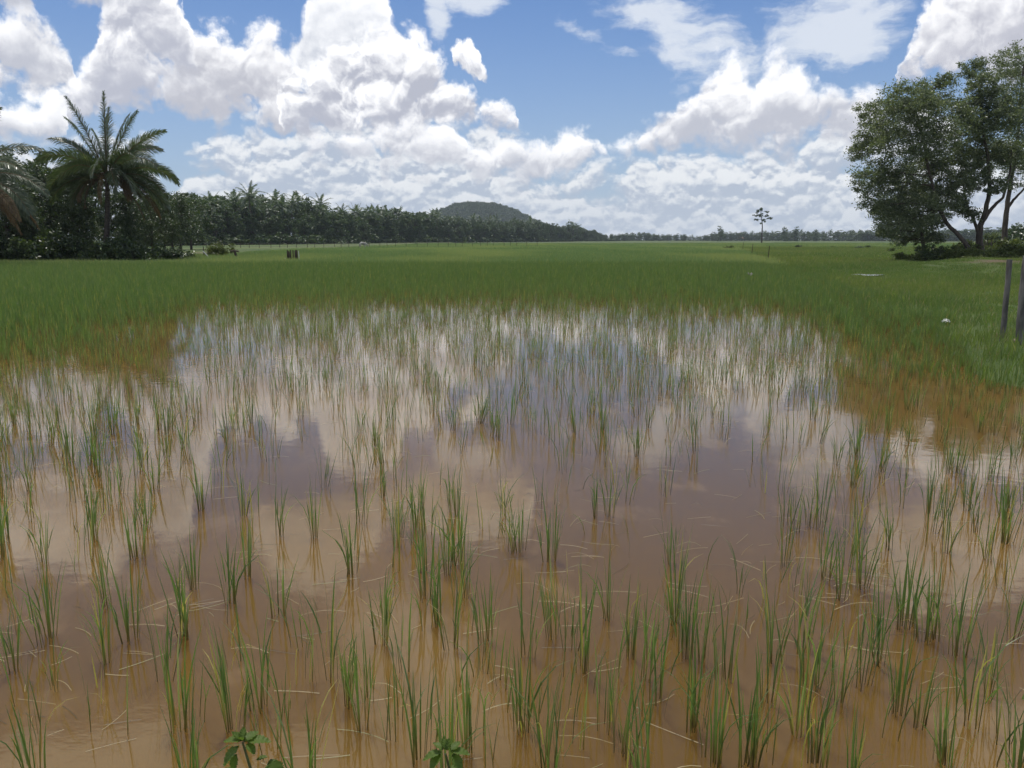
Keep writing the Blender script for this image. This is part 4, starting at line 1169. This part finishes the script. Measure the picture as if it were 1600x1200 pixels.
    for row, dy in enumerate((0, 25, 55)):
        px = 955.0 + 4 * row
        while px < 1660:
            Y = float(np.interp(px, [p for p, d in TL], [d for p, d in TL])) + dy
            top = float(np.interp(px, TX2, TY2)) + rs.uniform(-1.0, 3.0)
            p = W(px, 374, Y); h = (374 - top) * pxm(Y) + 2.0
            s = max(0.35, h / 9.2); w = s * rs.uniform(0.95, 1.6)
            if rs.uniform() < 0.16 and row:
                s2 = (h + 2.0) / 17.0
                tree('coconut_palm', 'tiny palm in the thin far line of trees, ' + seg2(px), 'trees of the thin far line on the right', palms[int(rs.integers(5))], (p[0], Y, 0.0), s2, rs.uniform(0, 6), 'palm tree')
            else:
                tree('broadleaf_tree', 'tiny leafy tree in the thin far line of trees, ' + seg2(px), 'trees of the thin far line on the right', small[int(rs.integers(4))], (p[0], Y, 0.0), (w, w, s), rs.uniform(0, 6.28))
            px += rs.uniform(0.6, 1.3) * (7.0, 8.0, 9.0)[row] / pxm(Y)
    for px, top, lab in ((1126, 354, 'pale thin-crowned tree rising above the far line left of the lone tree'), (1225, 354, 'small domed tree rising above the far line right of the lone tree'), (1242, 355, 'flat-topped tree on a bare stem above the far line'), (1273, 358, 'slim tree standing out of the far line on the right')):
        Y = 800.0; p = W(px, 374, Y); h = (374 - top) * pxm(Y) + 2
        tree('broadleaf_tree', lab, None, small[int(px) % 4], (p[0], Y, 0.0), (h / 13, h / 13, h / 9.2), px)
far_groves()

def lone_tree():
    rs = np.random.default_rng(81)
    Y = 400.0; m = pxm(Y)
    b = W(1190, 380, Y); b[2] = 0.0
    hero_tree('broadleaf_tree', 'lone slender tree with a small open crown standing in the far field', 'tree', b,
              [([b, W(1190.5, 368, Y), W(1191, 356, Y), W(1191, 348, Y), W(1189, 338, Y), W(1189, 328, Y)], 0.42, 0.10)],
              [(W(x, y, Y, rs.uniform(-2, 2)), (r * m, r * m, q * m)) for x, y, r, q in [(1188.5, 326, 4, 3), (1184, 331, 3, 2.5), (1180, 337, 4, 2), (1182, 343, 4, 1.8), (1189, 336, 4, 3), (1193, 345, 4, 2.2), (1199, 330, 3.5, 2), (1203, 341, 4, 1.6), (1198, 337, 3.5, 2), (1190, 349, 3, 1.5)]],
              (0.55, 0.28), M['far_leaf'], M['bark'], 3600, rs, None, 7)
lone_tree()

# ------------------------------------------------------------------ wooded hill
def hill():
    Y0 = 1750.0
    prof = [(560, 374), (600, 366), (640, 350), (675, 337), (695, 329), (712, 322), (735, 319.5), (765, 320.5), (785, 324), (805, 331), (825, 341), (845, 350), (870, 359), (900, 367), (950, 373), (1010, 374)]
    X = np.array([W(p, 374, Y0)[0] for p, q in prof]); H = np.array([(374 - q) * pxm(Y0) for p, q in prof])
    def hz(x, y):
        t = np.clip(np.abs(y - Y0) / 330.0, 0, 1)
        return np.interp(x, X, H) * (0.5 + 0.5 * np.cos(math.pi * t)) - 2.0
    xs = np.linspace(X[0] - 20, X[-1] + 20, 70); ys = np.linspace(Y0 - 330, Y0 + 330, 40)
    GX, GY = np.meshgrid(xs, ys)
    Z = hz(GX, GY) + 2.0 * wob(GX, GY, 0.05)* np.clip(hz(GX,GY)/30,0,1)
    nx = len(xs); i = np.arange(len(ys) - 1)[:, None] * nx + np.arange(nx - 1)[None]
    mb = MB(); mb.add(np.stack([GX, GY, Z], -1).reshape(-1, 3), np.stack([i, i + 1, i + nx + 1, i + nx], -1).reshape(-1, 4))
    tag(obj('hill', mb.mesh('hill', [plain_mat('hill_soil', (0.035, 0.055, 0.02), (0.06, 0.08, 0.03), 0.05, 0.9)], True)), kind='structure')
    rs = np.random.default_rng(91)
    n = 5200
    x = rs.uniform(xs[0] + 15, xs[-1] - 15, n); y = rs.uniform(Y0 - 320, Y0 + 60, n)
    z = hz(x, y); k = z > 1.0
    x, y, z = x[k], y[k], z[k]; n = len(x)
    cr = [bush_mesh(rs, 420, (0.26, 0.18), M['far_leaf'], 7, 0.9, 8)[0] for _ in range(4)]
    s = rs.uniform(4.5, 8.0, n)
    instances('hill_forest', np.stack([x, y, z - 1.0], 1), np.stack([np.zeros(n), np.zeros(n), rs.uniform(0, 6.28, n)], 1), np.stack([s, s, s * rs.uniform(0.8, 1.2, n)], 1), rs.integers(0, 4, n), lib('hill_trees', cr),
              'unbroken dark forest covering the low round hill', 'forest', None)
hill()

# ------------------------------------------------------------------ posts, fence, odds and ends
def post_mesh(rs, h, r0, r1, lean=(0, 0), mat='post', k=9):
    mb = MB()
    t = np.linspace(0, 1, k)
    P = np.stack([lean[0] * t + rs.normal(0, r0 * 0.05, k), lean[1] * t + rs.normal(0, r0 * 0.05, k), -0.25 + (h + 0.25) * t], 1)
    rad = np.interp(t, [0, 1], [r0, r1]) * (1 + rs.normal(0, 0.025, k))
    mb.tube(P, rad, 10)
    return mb.mesh('post', [M[mat]], True)
def posts():
    rs = np.random.default_rng(101)
    p = at(1566, 535, 0.1); z = ground_z(p.x, p.y); h = (535 - 408) * pxm(p.y)
    o = obj('fence_post', post_mesh(rs, h, 0.049, 0.046, (-0.03, 0.0)), None, (p.x, p.y, z))
    tag(o, 'slim grey wooden post leaning slightly in the grass at the right edge', 'post', 'wooden posts at the right edge')
    p = at(1592, 540, 0.1); z = ground_z(p.x, p.y); h = (540 - 402) * pxm(p.y)
    o = obj('fence_post', post_mesh(rs, h, 0.068, 0.060, (-0.04, 0.0)), None, (p.x, p.y, z))
    tag(o, 'thicker grey wooden post cut by the right edge of the picture', 'post', 'wooden posts at the right edge')
    for px, py, top, lab in ((1199, 409, 383, 'nearest and tallest of the three thin poles along the dyke'), (1174, 400, 381, 'middle one of the three thin poles along the dyke'), (1160, 393, 379, 'farthest of the three thin poles along the dyke')):
        p = at(px, py); z = max(0, ground_z(p.x, p.y)); h = (py - top) * pxm(p.y)
        o = obj('thin_pole', post_mesh(rs, h, 0.045, 0.035, (0.12, 0), 'dark_wood', 6), None, (p.x, p.y, z - 0.1))
        tag(o, lab, 'pole', 'thin poles along the dyke')
    # stones at the feet of the posts
    for px, py, r, lab in ((1559, 526, 0.055, 'small pale stone left of the slim post'), (1578, 534, 0.045, 'smaller stone between the two posts'), (1586, 537, 0.07, 'pale stone at the foot of the thicker post')):
        p = at(px, py, 0.12); mb = MB()
        th = np.linspace(0.15, math.pi - 0.15, 7)
        mb.tube([np.array([0, 0, r * 0.7 * math.cos(x)]) for x in th], np.sin(th) * r * (1 + rs.normal(0, 0.12, 7)), 9)
        o = obj('stone', mb.mesh('stone', [M['stone']], True), None, (p.x, p.y, ground_z(p.x, p.y) + r * 0.6))
        tag(o, lab, 'stone', 'stones at the posts')
posts()

def fence():
    """post and wire fence across the far end of the field"""
    rs = np.random.default_rng(111)
    pts = []
    px = 322.0
    while px < 846:
        Y = 158 + (px - 322) * 0.06 + rs.uniform(-0.8, 0.8)
        p = W(px, 374, Y); pts.append((p[0], Y, rs.uniform(1.25, 1.75)))
        px += rs.uniform(9, 20)
    root = obj('field_fence', None, None, (pts[0][0], pts[0][1], 0.0))
    tag(root, 'long fence of thin dark stakes and wire across the far end of the field', 'fence')
    kinds = [post_mesh(rs, 1.5, 0.055, 0.045, (rs.normal(0, 0.08), 0), 'dark_wood', 5) for _ in range(4)]
    for x, y, h in pts:
        o = obj('post', kinds[int(rs.integers(4))], root, (x - pts[0][0], y - pts[0][1], 0.0), rs.uniform(0, 6), (1, 1, h / 1.5))
    for hh in (0.55, 1.15):
        mb = MB(); mb.tube([np.array([x - pts[0][0], y - pts[0][1], hh + 0.03 * math.sin(i * 2.1)]) for i, (x, y, h) in enumerate(pts)], 0.012, 4)
        obj('wire', mb.mesh('wire', [M['wire']]), root)
    # a short run of stakes behind the right bank
    q = [(W(px, 374, 95.0)[0], 95.0) for px in (1540, 1545, 1550, 1555, 1560, 1566)]
    root = obj('picket_fence', None, None, (q[0][0], q[0][1], ground_z(*q[0])))
    tag(root, 'short row of dark stakes between the trunks on the right bank', 'fence')
    for x, y in q:
        obj('picket', kinds[int(rs.integers(4))], root, (x - q[0][0], 0, rs.uniform(0.1, 0.3)), 0.0, (1.2, 1.2, 1.0))
    mb = MB(); mb.tube([np.array([-0.1, 0, 0.9]), np.array([q[-1][0] - q[0][0] + 0.1, 0, 0.95])], 0.03, 5)
    obj('rail', mb.mesh('rail', [M['dark_wood']]), root)
fence()

def odds():
    rs = np.random.default_rng(121)
    # ring of upright stakes in the crop
    c = at(457.5, 411); z0 = ground_z(c.x, c.y)
    m = pxm(c.y)
    root = obj('stake_ring', None, None, (c.x, c.y, max(0, z0))); tag(root, 'ring of upright dark stakes standing in the rice', 'stakes')
    for k in range(15):
        a = k / 15 * 6.28; r = 0.42
        st = post_mesh(rs, rs.uniform(1.0, 1.25), 0.055, 0.045, (rs.normal(0, 0.04), 0), 'dark_wood', 4)
        obj('stake', st, root, (r * math.cos(a), r * math.sin(a), -0.1))
    for k, dx in enumerate((0.62, -0.56)):
        o = obj('stake', post_mesh(rs, 1.15 if k == 0 else 0.55, 0.03, 0.03, (-0.06, 0), 'white_paint', 4), root, (dx, -0.1, -0.1)); o['label'] = 'pale stake beside the ring'
    # white stick leaning in the grass and the dark stake above it
    a, b = at(328, 405.5, 0.15), at(328, 405.5, 0.15)
    Y = a.y; p0, p1 = W(329, 405, Y), W(317, 392.5, Y)
    mb = MB(); mb.tube([p0 - p0, (p1 - p0) * 0.5 + np.array([0, 0, 0.02]), p1 - p0], 0.045, 8)
    o = obj('white_stick', mb.mesh('white_stick', [M['white_paint']], True), None, tuple(p0)); tag(o, 'straight white stick leaning over beside the pale shrub', 'stick')
    p = W(319, 394, Y + 4); z = ground_z(p[0], p[1])
    o = obj('thin_pole', post_mesh(rs, 1.55, 0.05, 0.04, (-0.06, 0), 'dark_wood', 5), None, (p[0], p[1], z)); tag(o, 'thin dark pole right above the end of the white stick', 'pole')
    # broken dark stump with a cross piece
    p = at(370, 405, 0.1); z = ground_z(p.x, p.y); m = pxm(p.y)
    root = obj('stump', None, None, (p.x, p.y, max(0, z))); tag(root, 'dark broken stump with a flat top piece beside the pale shrub', 'stump')
    mb = MB(); mb.tube([np.array([0.12, 0, -0.1]), np.array([0.05, 0, 0.15]), np.array([-0.08, 0, 0.5]), np.array([-0.18, 0, 0.92])], [0.27, 0.19, 0.12, 0.11], 9)
    obj('stem', mb.mesh('stem', [M['dark_wood']], True), root)
    mb = MB(); mb.tube([np.array([-0.60, 0, 0.86]), np.array([-0.2, 0.02, 0.93]), np.array([0.24, 0, 0.84])], [0.05, 0.09, 0.07], 7)
    obj('top_piece', mb.mesh('top_piece', [M['dark_wood']], True), root)
    # white flower head in the grass
    p = at_y(1478, 501, 17.0); z = ground_z(p.x, p.y)
    root = obj('white_flower', None, None, (p.x, p.y, z)); tag(root, 'small domed white flower head alone in the dark grass', 'flower')
    hgt = p.z - z
    mb = MB(); mb.tube([np.array([0, 0, 0]), np.array([0.01, 0, hgt * 0.6]), np.array([0, 0, hgt])], 0.006, 5)
    obj('stalk', mb.mesh('stalk', [M['weed']]), root)
    pe = MB()
    for k in range(46):
        a = rs.uniform(0, 6.28); e = math.acos(rs.uniform(0.0, 1.0))
        d = np.array([math.cos(a) * math.sin(e), math.sin(a) * math.sin(e), math.cos(e)])
        c = np.array([0, 0, hgt - 0.03]) + d * np.array([0.075, 0.075, 0.06]) * rs.uniform(0.8, 1.1)
        V, F = leaf_quads(rs, c[None], 0.045, 0.03, 0.0); pe.add(V, F)
    obj('flower_head', pe.mesh('flower_head', [M['petal']]), root)
    # pale scrap lying in the crop
    p = at_y(1172, 436, 38.0)
    mb = MB(); n = 9
    t = np.linspace(0, 1, n)
    V = np.concatenate([np.stack([t * 0.20 - 0.10, np.full(n, -0.07), 0.05 * np.sin(t * 9) + 0.03], 1), np.stack([t * 0.20 - 0.10, np.full(n, 0.09), 0.05 * np.sin(t * 8 + 1) + 0.10], 1)])
    mb.add(V, [[i, i + 1, n + i + 1, n + i] for i in range(n - 1)])
    V2 = V.copy(); V2[:, 2] -= 0.012; mb.add(V2, [[n + i, n + i + 1, i + 1, i] for i in range(n - 1)])
    o = obj('plastic_scrap', mb.mesh('plastic_scrap', [M['post']], True), None, (p.x, p.y, 0.33)); tag(o, 'crumpled pale scrap caught in the middle of the rice', 'litter')
    # two farm houses in the far line of trees
    for px, Y, w, lab, rc in ((1158, 1060, 6.0, 'tiny far house with an orange roof between the trees', 'roof_red'),):
        p = W(px, 374, Y)
        root = obj('farm_house', None, None, (p[0], Y, 0.0)); tag(root, lab, 'house')
        mb = MB(); mb.box((0, 0, 1.6), (w, 6, 3.4)); obj('wall', mb.mesh('wall', [M['wall_pale']]), root)
        mb = MB(); hw = w / 2 + 0.6
        mb.add([[-hw, -3.6, 3.1], [hw, -3.6, 3.1], [hw, 3.6, 3.1], [-hw, 3.6, 3.1], [-hw + 1.4, 0, 5.4], [hw - 1.4, 0, 5.4]], [[0, 1, 5, 4], [2, 3, 4, 5]])
        mb.add([[-hw, -3.6, 3.1], [hw, -3.6, 3.1], [hw, 3.6, 3.1], [-hw, 3.6, 3.1], [-hw + 1.4, 0, 5.4], [hw - 1.4, 0, 5.4]], [[1, 2, 5], [3, 0, 4]])
        obj('roof', mb.mesh('roof', [M[rc]]), root)
        mb = MB(); mb.box((-w * 0.25, -3.02, 1.7), (1.2, 0.08, 1.2)); obj('window', mb.mesh('window', [M['window_dark']]), root)
        mb = MB(); mb.box((w * 0.2, -3.02, 1.05), (1.0, 0.08, 2.1)); obj('door', mb.mesh('door', [M['dark_wood']]), root)
odds()

def cow():
    """young cow grazing at the far dyke, one skinned body"""
    q = W(568, 390, 150.0); p = Vector((q[0], 150.0, 0.0))
    S = 0.80
    J = {'hip': (-0.75, 0, 1.12), 'rump': (-0.55, 0, 1.18), 'belly': (-0.1, 0, 1.02), 'chest': (0.35, 0, 1.05), 'hump': (0.45, 0, 1.30), 'neck': (0.75, 0, 0.95), 'poll': (1.0, 0, 0.62), 'nose': (1.12, 0, 0.25),
         'tail1': (-0.88, 0, 1.05), 'tail2': (-0.93, 0, 0.55)}
    names = list(J); V = [J[n] for n in names]; E = []
    rad = {'hip': .20, 'rump': .26, 'belly': .33, 'chest': .29, 'hump': .17, 'neck': .17, 'poll': .13, 'nose': .08, 'tail1': .03, 'tail2': .035}
    Rr = [rad[n] for n in names]
    ix = {n: i for i, n in enumerate(names)}
    for a, b in (('hip', 'rump'), ('rump', 'belly'), ('belly', 'chest'), ('chest', 'hump'), ('chest', 'neck'), ('neck', 'poll'), ('poll', 'nose'), ('hip', 'tail1'), ('tail1', 'tail2')):
        E.append((ix[a], ix[b]))
    def chain(start, pts, rr):
        k = ix[start]
        for q, r in zip(pts, rr):
            V.append(q); Rr.append(r); E.append((k, len(V) - 1)); k = len(V) - 1
    for s, dx in ((-1, 0.05), (1, -0.10)):
        chain('chest', [(0.36 + dx, 0.15 * s, 0.78), (0.38 + dx, 0.16 * s, 0.45), (0.36 + dx, 0.16 * s, 0.03)], (.12, .065, .055))
        chain('hip', [(-0.62 + dx, 0.16 * s, 0.80), (-0.78 + dx, 0.17 * s, 0.45), (-0.70 + dx, 0.17 * s, 0.03)], (.15, .065, .055))
        chain('poll', [(0.93, 0.17 * s, 0.72)], (.035,))
    me = bpy.data.meshes.new('cow_body')
    me.from_pydata([tuple(np.array(v) * S) for v in V], E, [])
    o = bpy.data.objects.new('cow_tmp', me); COL.objects.link(o)
    md = o.modifiers.new('skin', 'SKIN'); md.use_smooth_shade = True
    for i, sv in enumerate(me.skin_vertices[0].data):
        sv.radius = (Rr[i] * S, Rr[i] * S); sv.use_root = (i == 0)
    o.modifiers.new('sub', 'SUBSURF').levels = 2
    dg = bpy.context.evaluated_depsgraph_get()
    fin = bpy.data.meshes.new_from_object(o.evaluated_get(dg))
    bpy.data.objects.remove(o)
    fin.name = 'cow'
    fin.materials.clear(); fin.materials.append(plain_mat('cow_hide', (0.26, 0.23, 0.19), (0.60, 0.56, 0.50), 1.6, 0.7, 0.3, 0.1))
    c = obj('cow', fin, None, (p.x, p.y, ground_z(p.x, p.y) + 0.02), R(8))
    tag(c, 'small pale-backed cow grazing by the far fence', 'cow')
cow()

def weeds():
    rs = np.random.default_rng(131)
    def leaf_mesh(L, Wd, fold=0.35, curl=0.5):
        """toothed oval leaf folded along its midrib and curling down to the tip"""
        mb = MB(); n = 19; V = []
        for k in range(n):
            t = k / (n - 1)
            w = Wd / 2 * (math.sin(math.pi * t ** 0.70) ** 0.75) * (1.0 + (0.13 if k % 2 else -0.10)) + 0.0005
            zc = -curl * L * t * t * 0.6; yc = L * t * (1 - 0.15 * curl * t)
            for s in (-1, -0.5, 0, 0.5, 1):
                V.append((s * w, yc + (0.006 if abs(s) == 1 else 0), zc + abs(s) * w * fold * (1 - 0.5 * abs(s)) + 0.0022 * math.sin(k * 1.9 + s) * abs(s) + (0.0012 if k % 3 == 0 else 0) * (s != 0)))
        F = [[k * 5 + j, k * 5 + j + 1, (k + 1) * 5 + j + 1, (k + 1) * 5 + j] for k in range(n - 1) for j in range(4)]
        mb.add(V, F)
        return mb.mesh('leaf', [M['weed']], True)
    LM = [leaf_mesh(0.062, 0.038, 0.35, 0.6), leaf_mesh(0.054, 0.044, 0.2, 0.8), leaf_mesh(0.036, 0.021, 0.5, 0.3)]
    def weed(label, top, leaves):
        top = np.array(top)
        b = np.array([top[0] + 0.02, top[1] + 0.03, 0]); b[2] = ground_z(b[0], b[1]) - 0.01
        root = obj('weed_plant', None, None, tuple(b)); tag(root, label, 'weed', 'weeds on the near bank')
        P = [np.zeros(3), (top - b) * 0.5 + np.array([0.012, 0, 0]), top - b]
        mb = MB(); mb.tube([P[0], P[1] * 0.5, P[1], (P[1] + P[2]) / 2, P[2]], [0.006, 0.005, 0.0045, 0.004, 0.003], 7)
        obj('stem', mb.mesh('stem', [M['weed_stem']], True), root)
        for dx, dz, az, pitch, k, s in leaves:
            o = obj('leaf', LM[k], root, tuple(P[2] + np.array([dx, 0, dz])))
            o.rotation_euler = (R(pitch), 0, R(az)); o.scale = (s, s, s)
        return root
    p = at_y(379, 1160, 2.02)
    weed('green weed with toothed leaves at the bottom edge, left of the middle', p,
         [(0.002, 0.004, 88, 16, 0, 0.85), (0.012, 0, -78, 12, 0, 1.0), (0, 0.004, 42, 30, 0, 0.62), (0.004, 0, -35, 26, 0, 0.8), (-0.01, -0.012, 128, -24, 0, 0.95), (0.012, -0.004, -130, -8, 0, 0.62), (0, 0.006, 5, 55, 2, 0.9), (0.0, 0.004, 170, 60, 2, 0.8), (-0.004, 0.004, 70, 45, 2, 0.9),
          (-0.018, -0.035, 150, -55, 0, 0.8), (0.075, -0.052, -140, -35, 1, 1.15), (0.035, -0.055, -70, 15, 2, 0.8), (-0.03, -0.085, 100, -5, 0, 0.75), (0.03, -0.095, -120, -10, 1, 0.7)])
    p = at_y(696, 1178, 2.0)
    weed('smaller green weed at the bottom edge near the middle', p,
         [(-0.01, 0.004, 100, 0, 0, 0.85), (0.014, 0.006, -88, 8, 0, 0.85), (-0.006, 0.012, 60, 35, 0, 0.55), (0.016, 0.008, -40, 35, 0, 0.6), (0.02, 0.0, -140, -25, 0, 0.8), (-0.014, 0.0, 140, -20, 0, 0.75), (0, 0.012, 15, 55, 2, 0.9), (0.006, 0.01, -10, 65, 2, 0.8), (0.005, -0.05, -70, 0, 2, 1.1), (-0.005, -0.055, 100, 0, 1, 0.7)])
    # the leaf that leans in at the right edge
    p = at_y(1597, 1085, 2.3)
    weed('weed whose leaf tips just enter the picture at the bottom right edge', np.array(p) + np.array([0.055, 0, 0]),
         [(0, 0, 95, 5, 0, 0.9), (0, -0.03, 100, -20, 1, 0.9), (0, 0, -80, 0, 0, 0.9), (0, 0, 20, 45, 0, 0.8), (0, -0.04, 170, 0, 1, 0.8)])
weeds()

# ------------------------------------------------------------------ humid air
def haze():
    mb = MB(); mb.box((0, 1580, 64), (6440, 3260, 131.0))
    m = bpy.data.materials.new('haze'); m.use_nodes = True
    t = m.node_tree; t.nodes.clear()
    v = t.nodes.new('ShaderNodeVolumePrincipled')
    v.inputs['Color'].default_value = (0.80, 0.90, 1.0, 1.0)
    v.inputs['Density'].default_value = 0.00013
    v.inputs['Anisotropy'].default_value = 0.1
    o = t.nodes.new('ShaderNodeOutputMaterial'); t.links.new(v.outputs[0], o.inputs['Volume'])
    tag(obj('haze', mb.mesh('haze', [m])), kind='stuff')
haze()
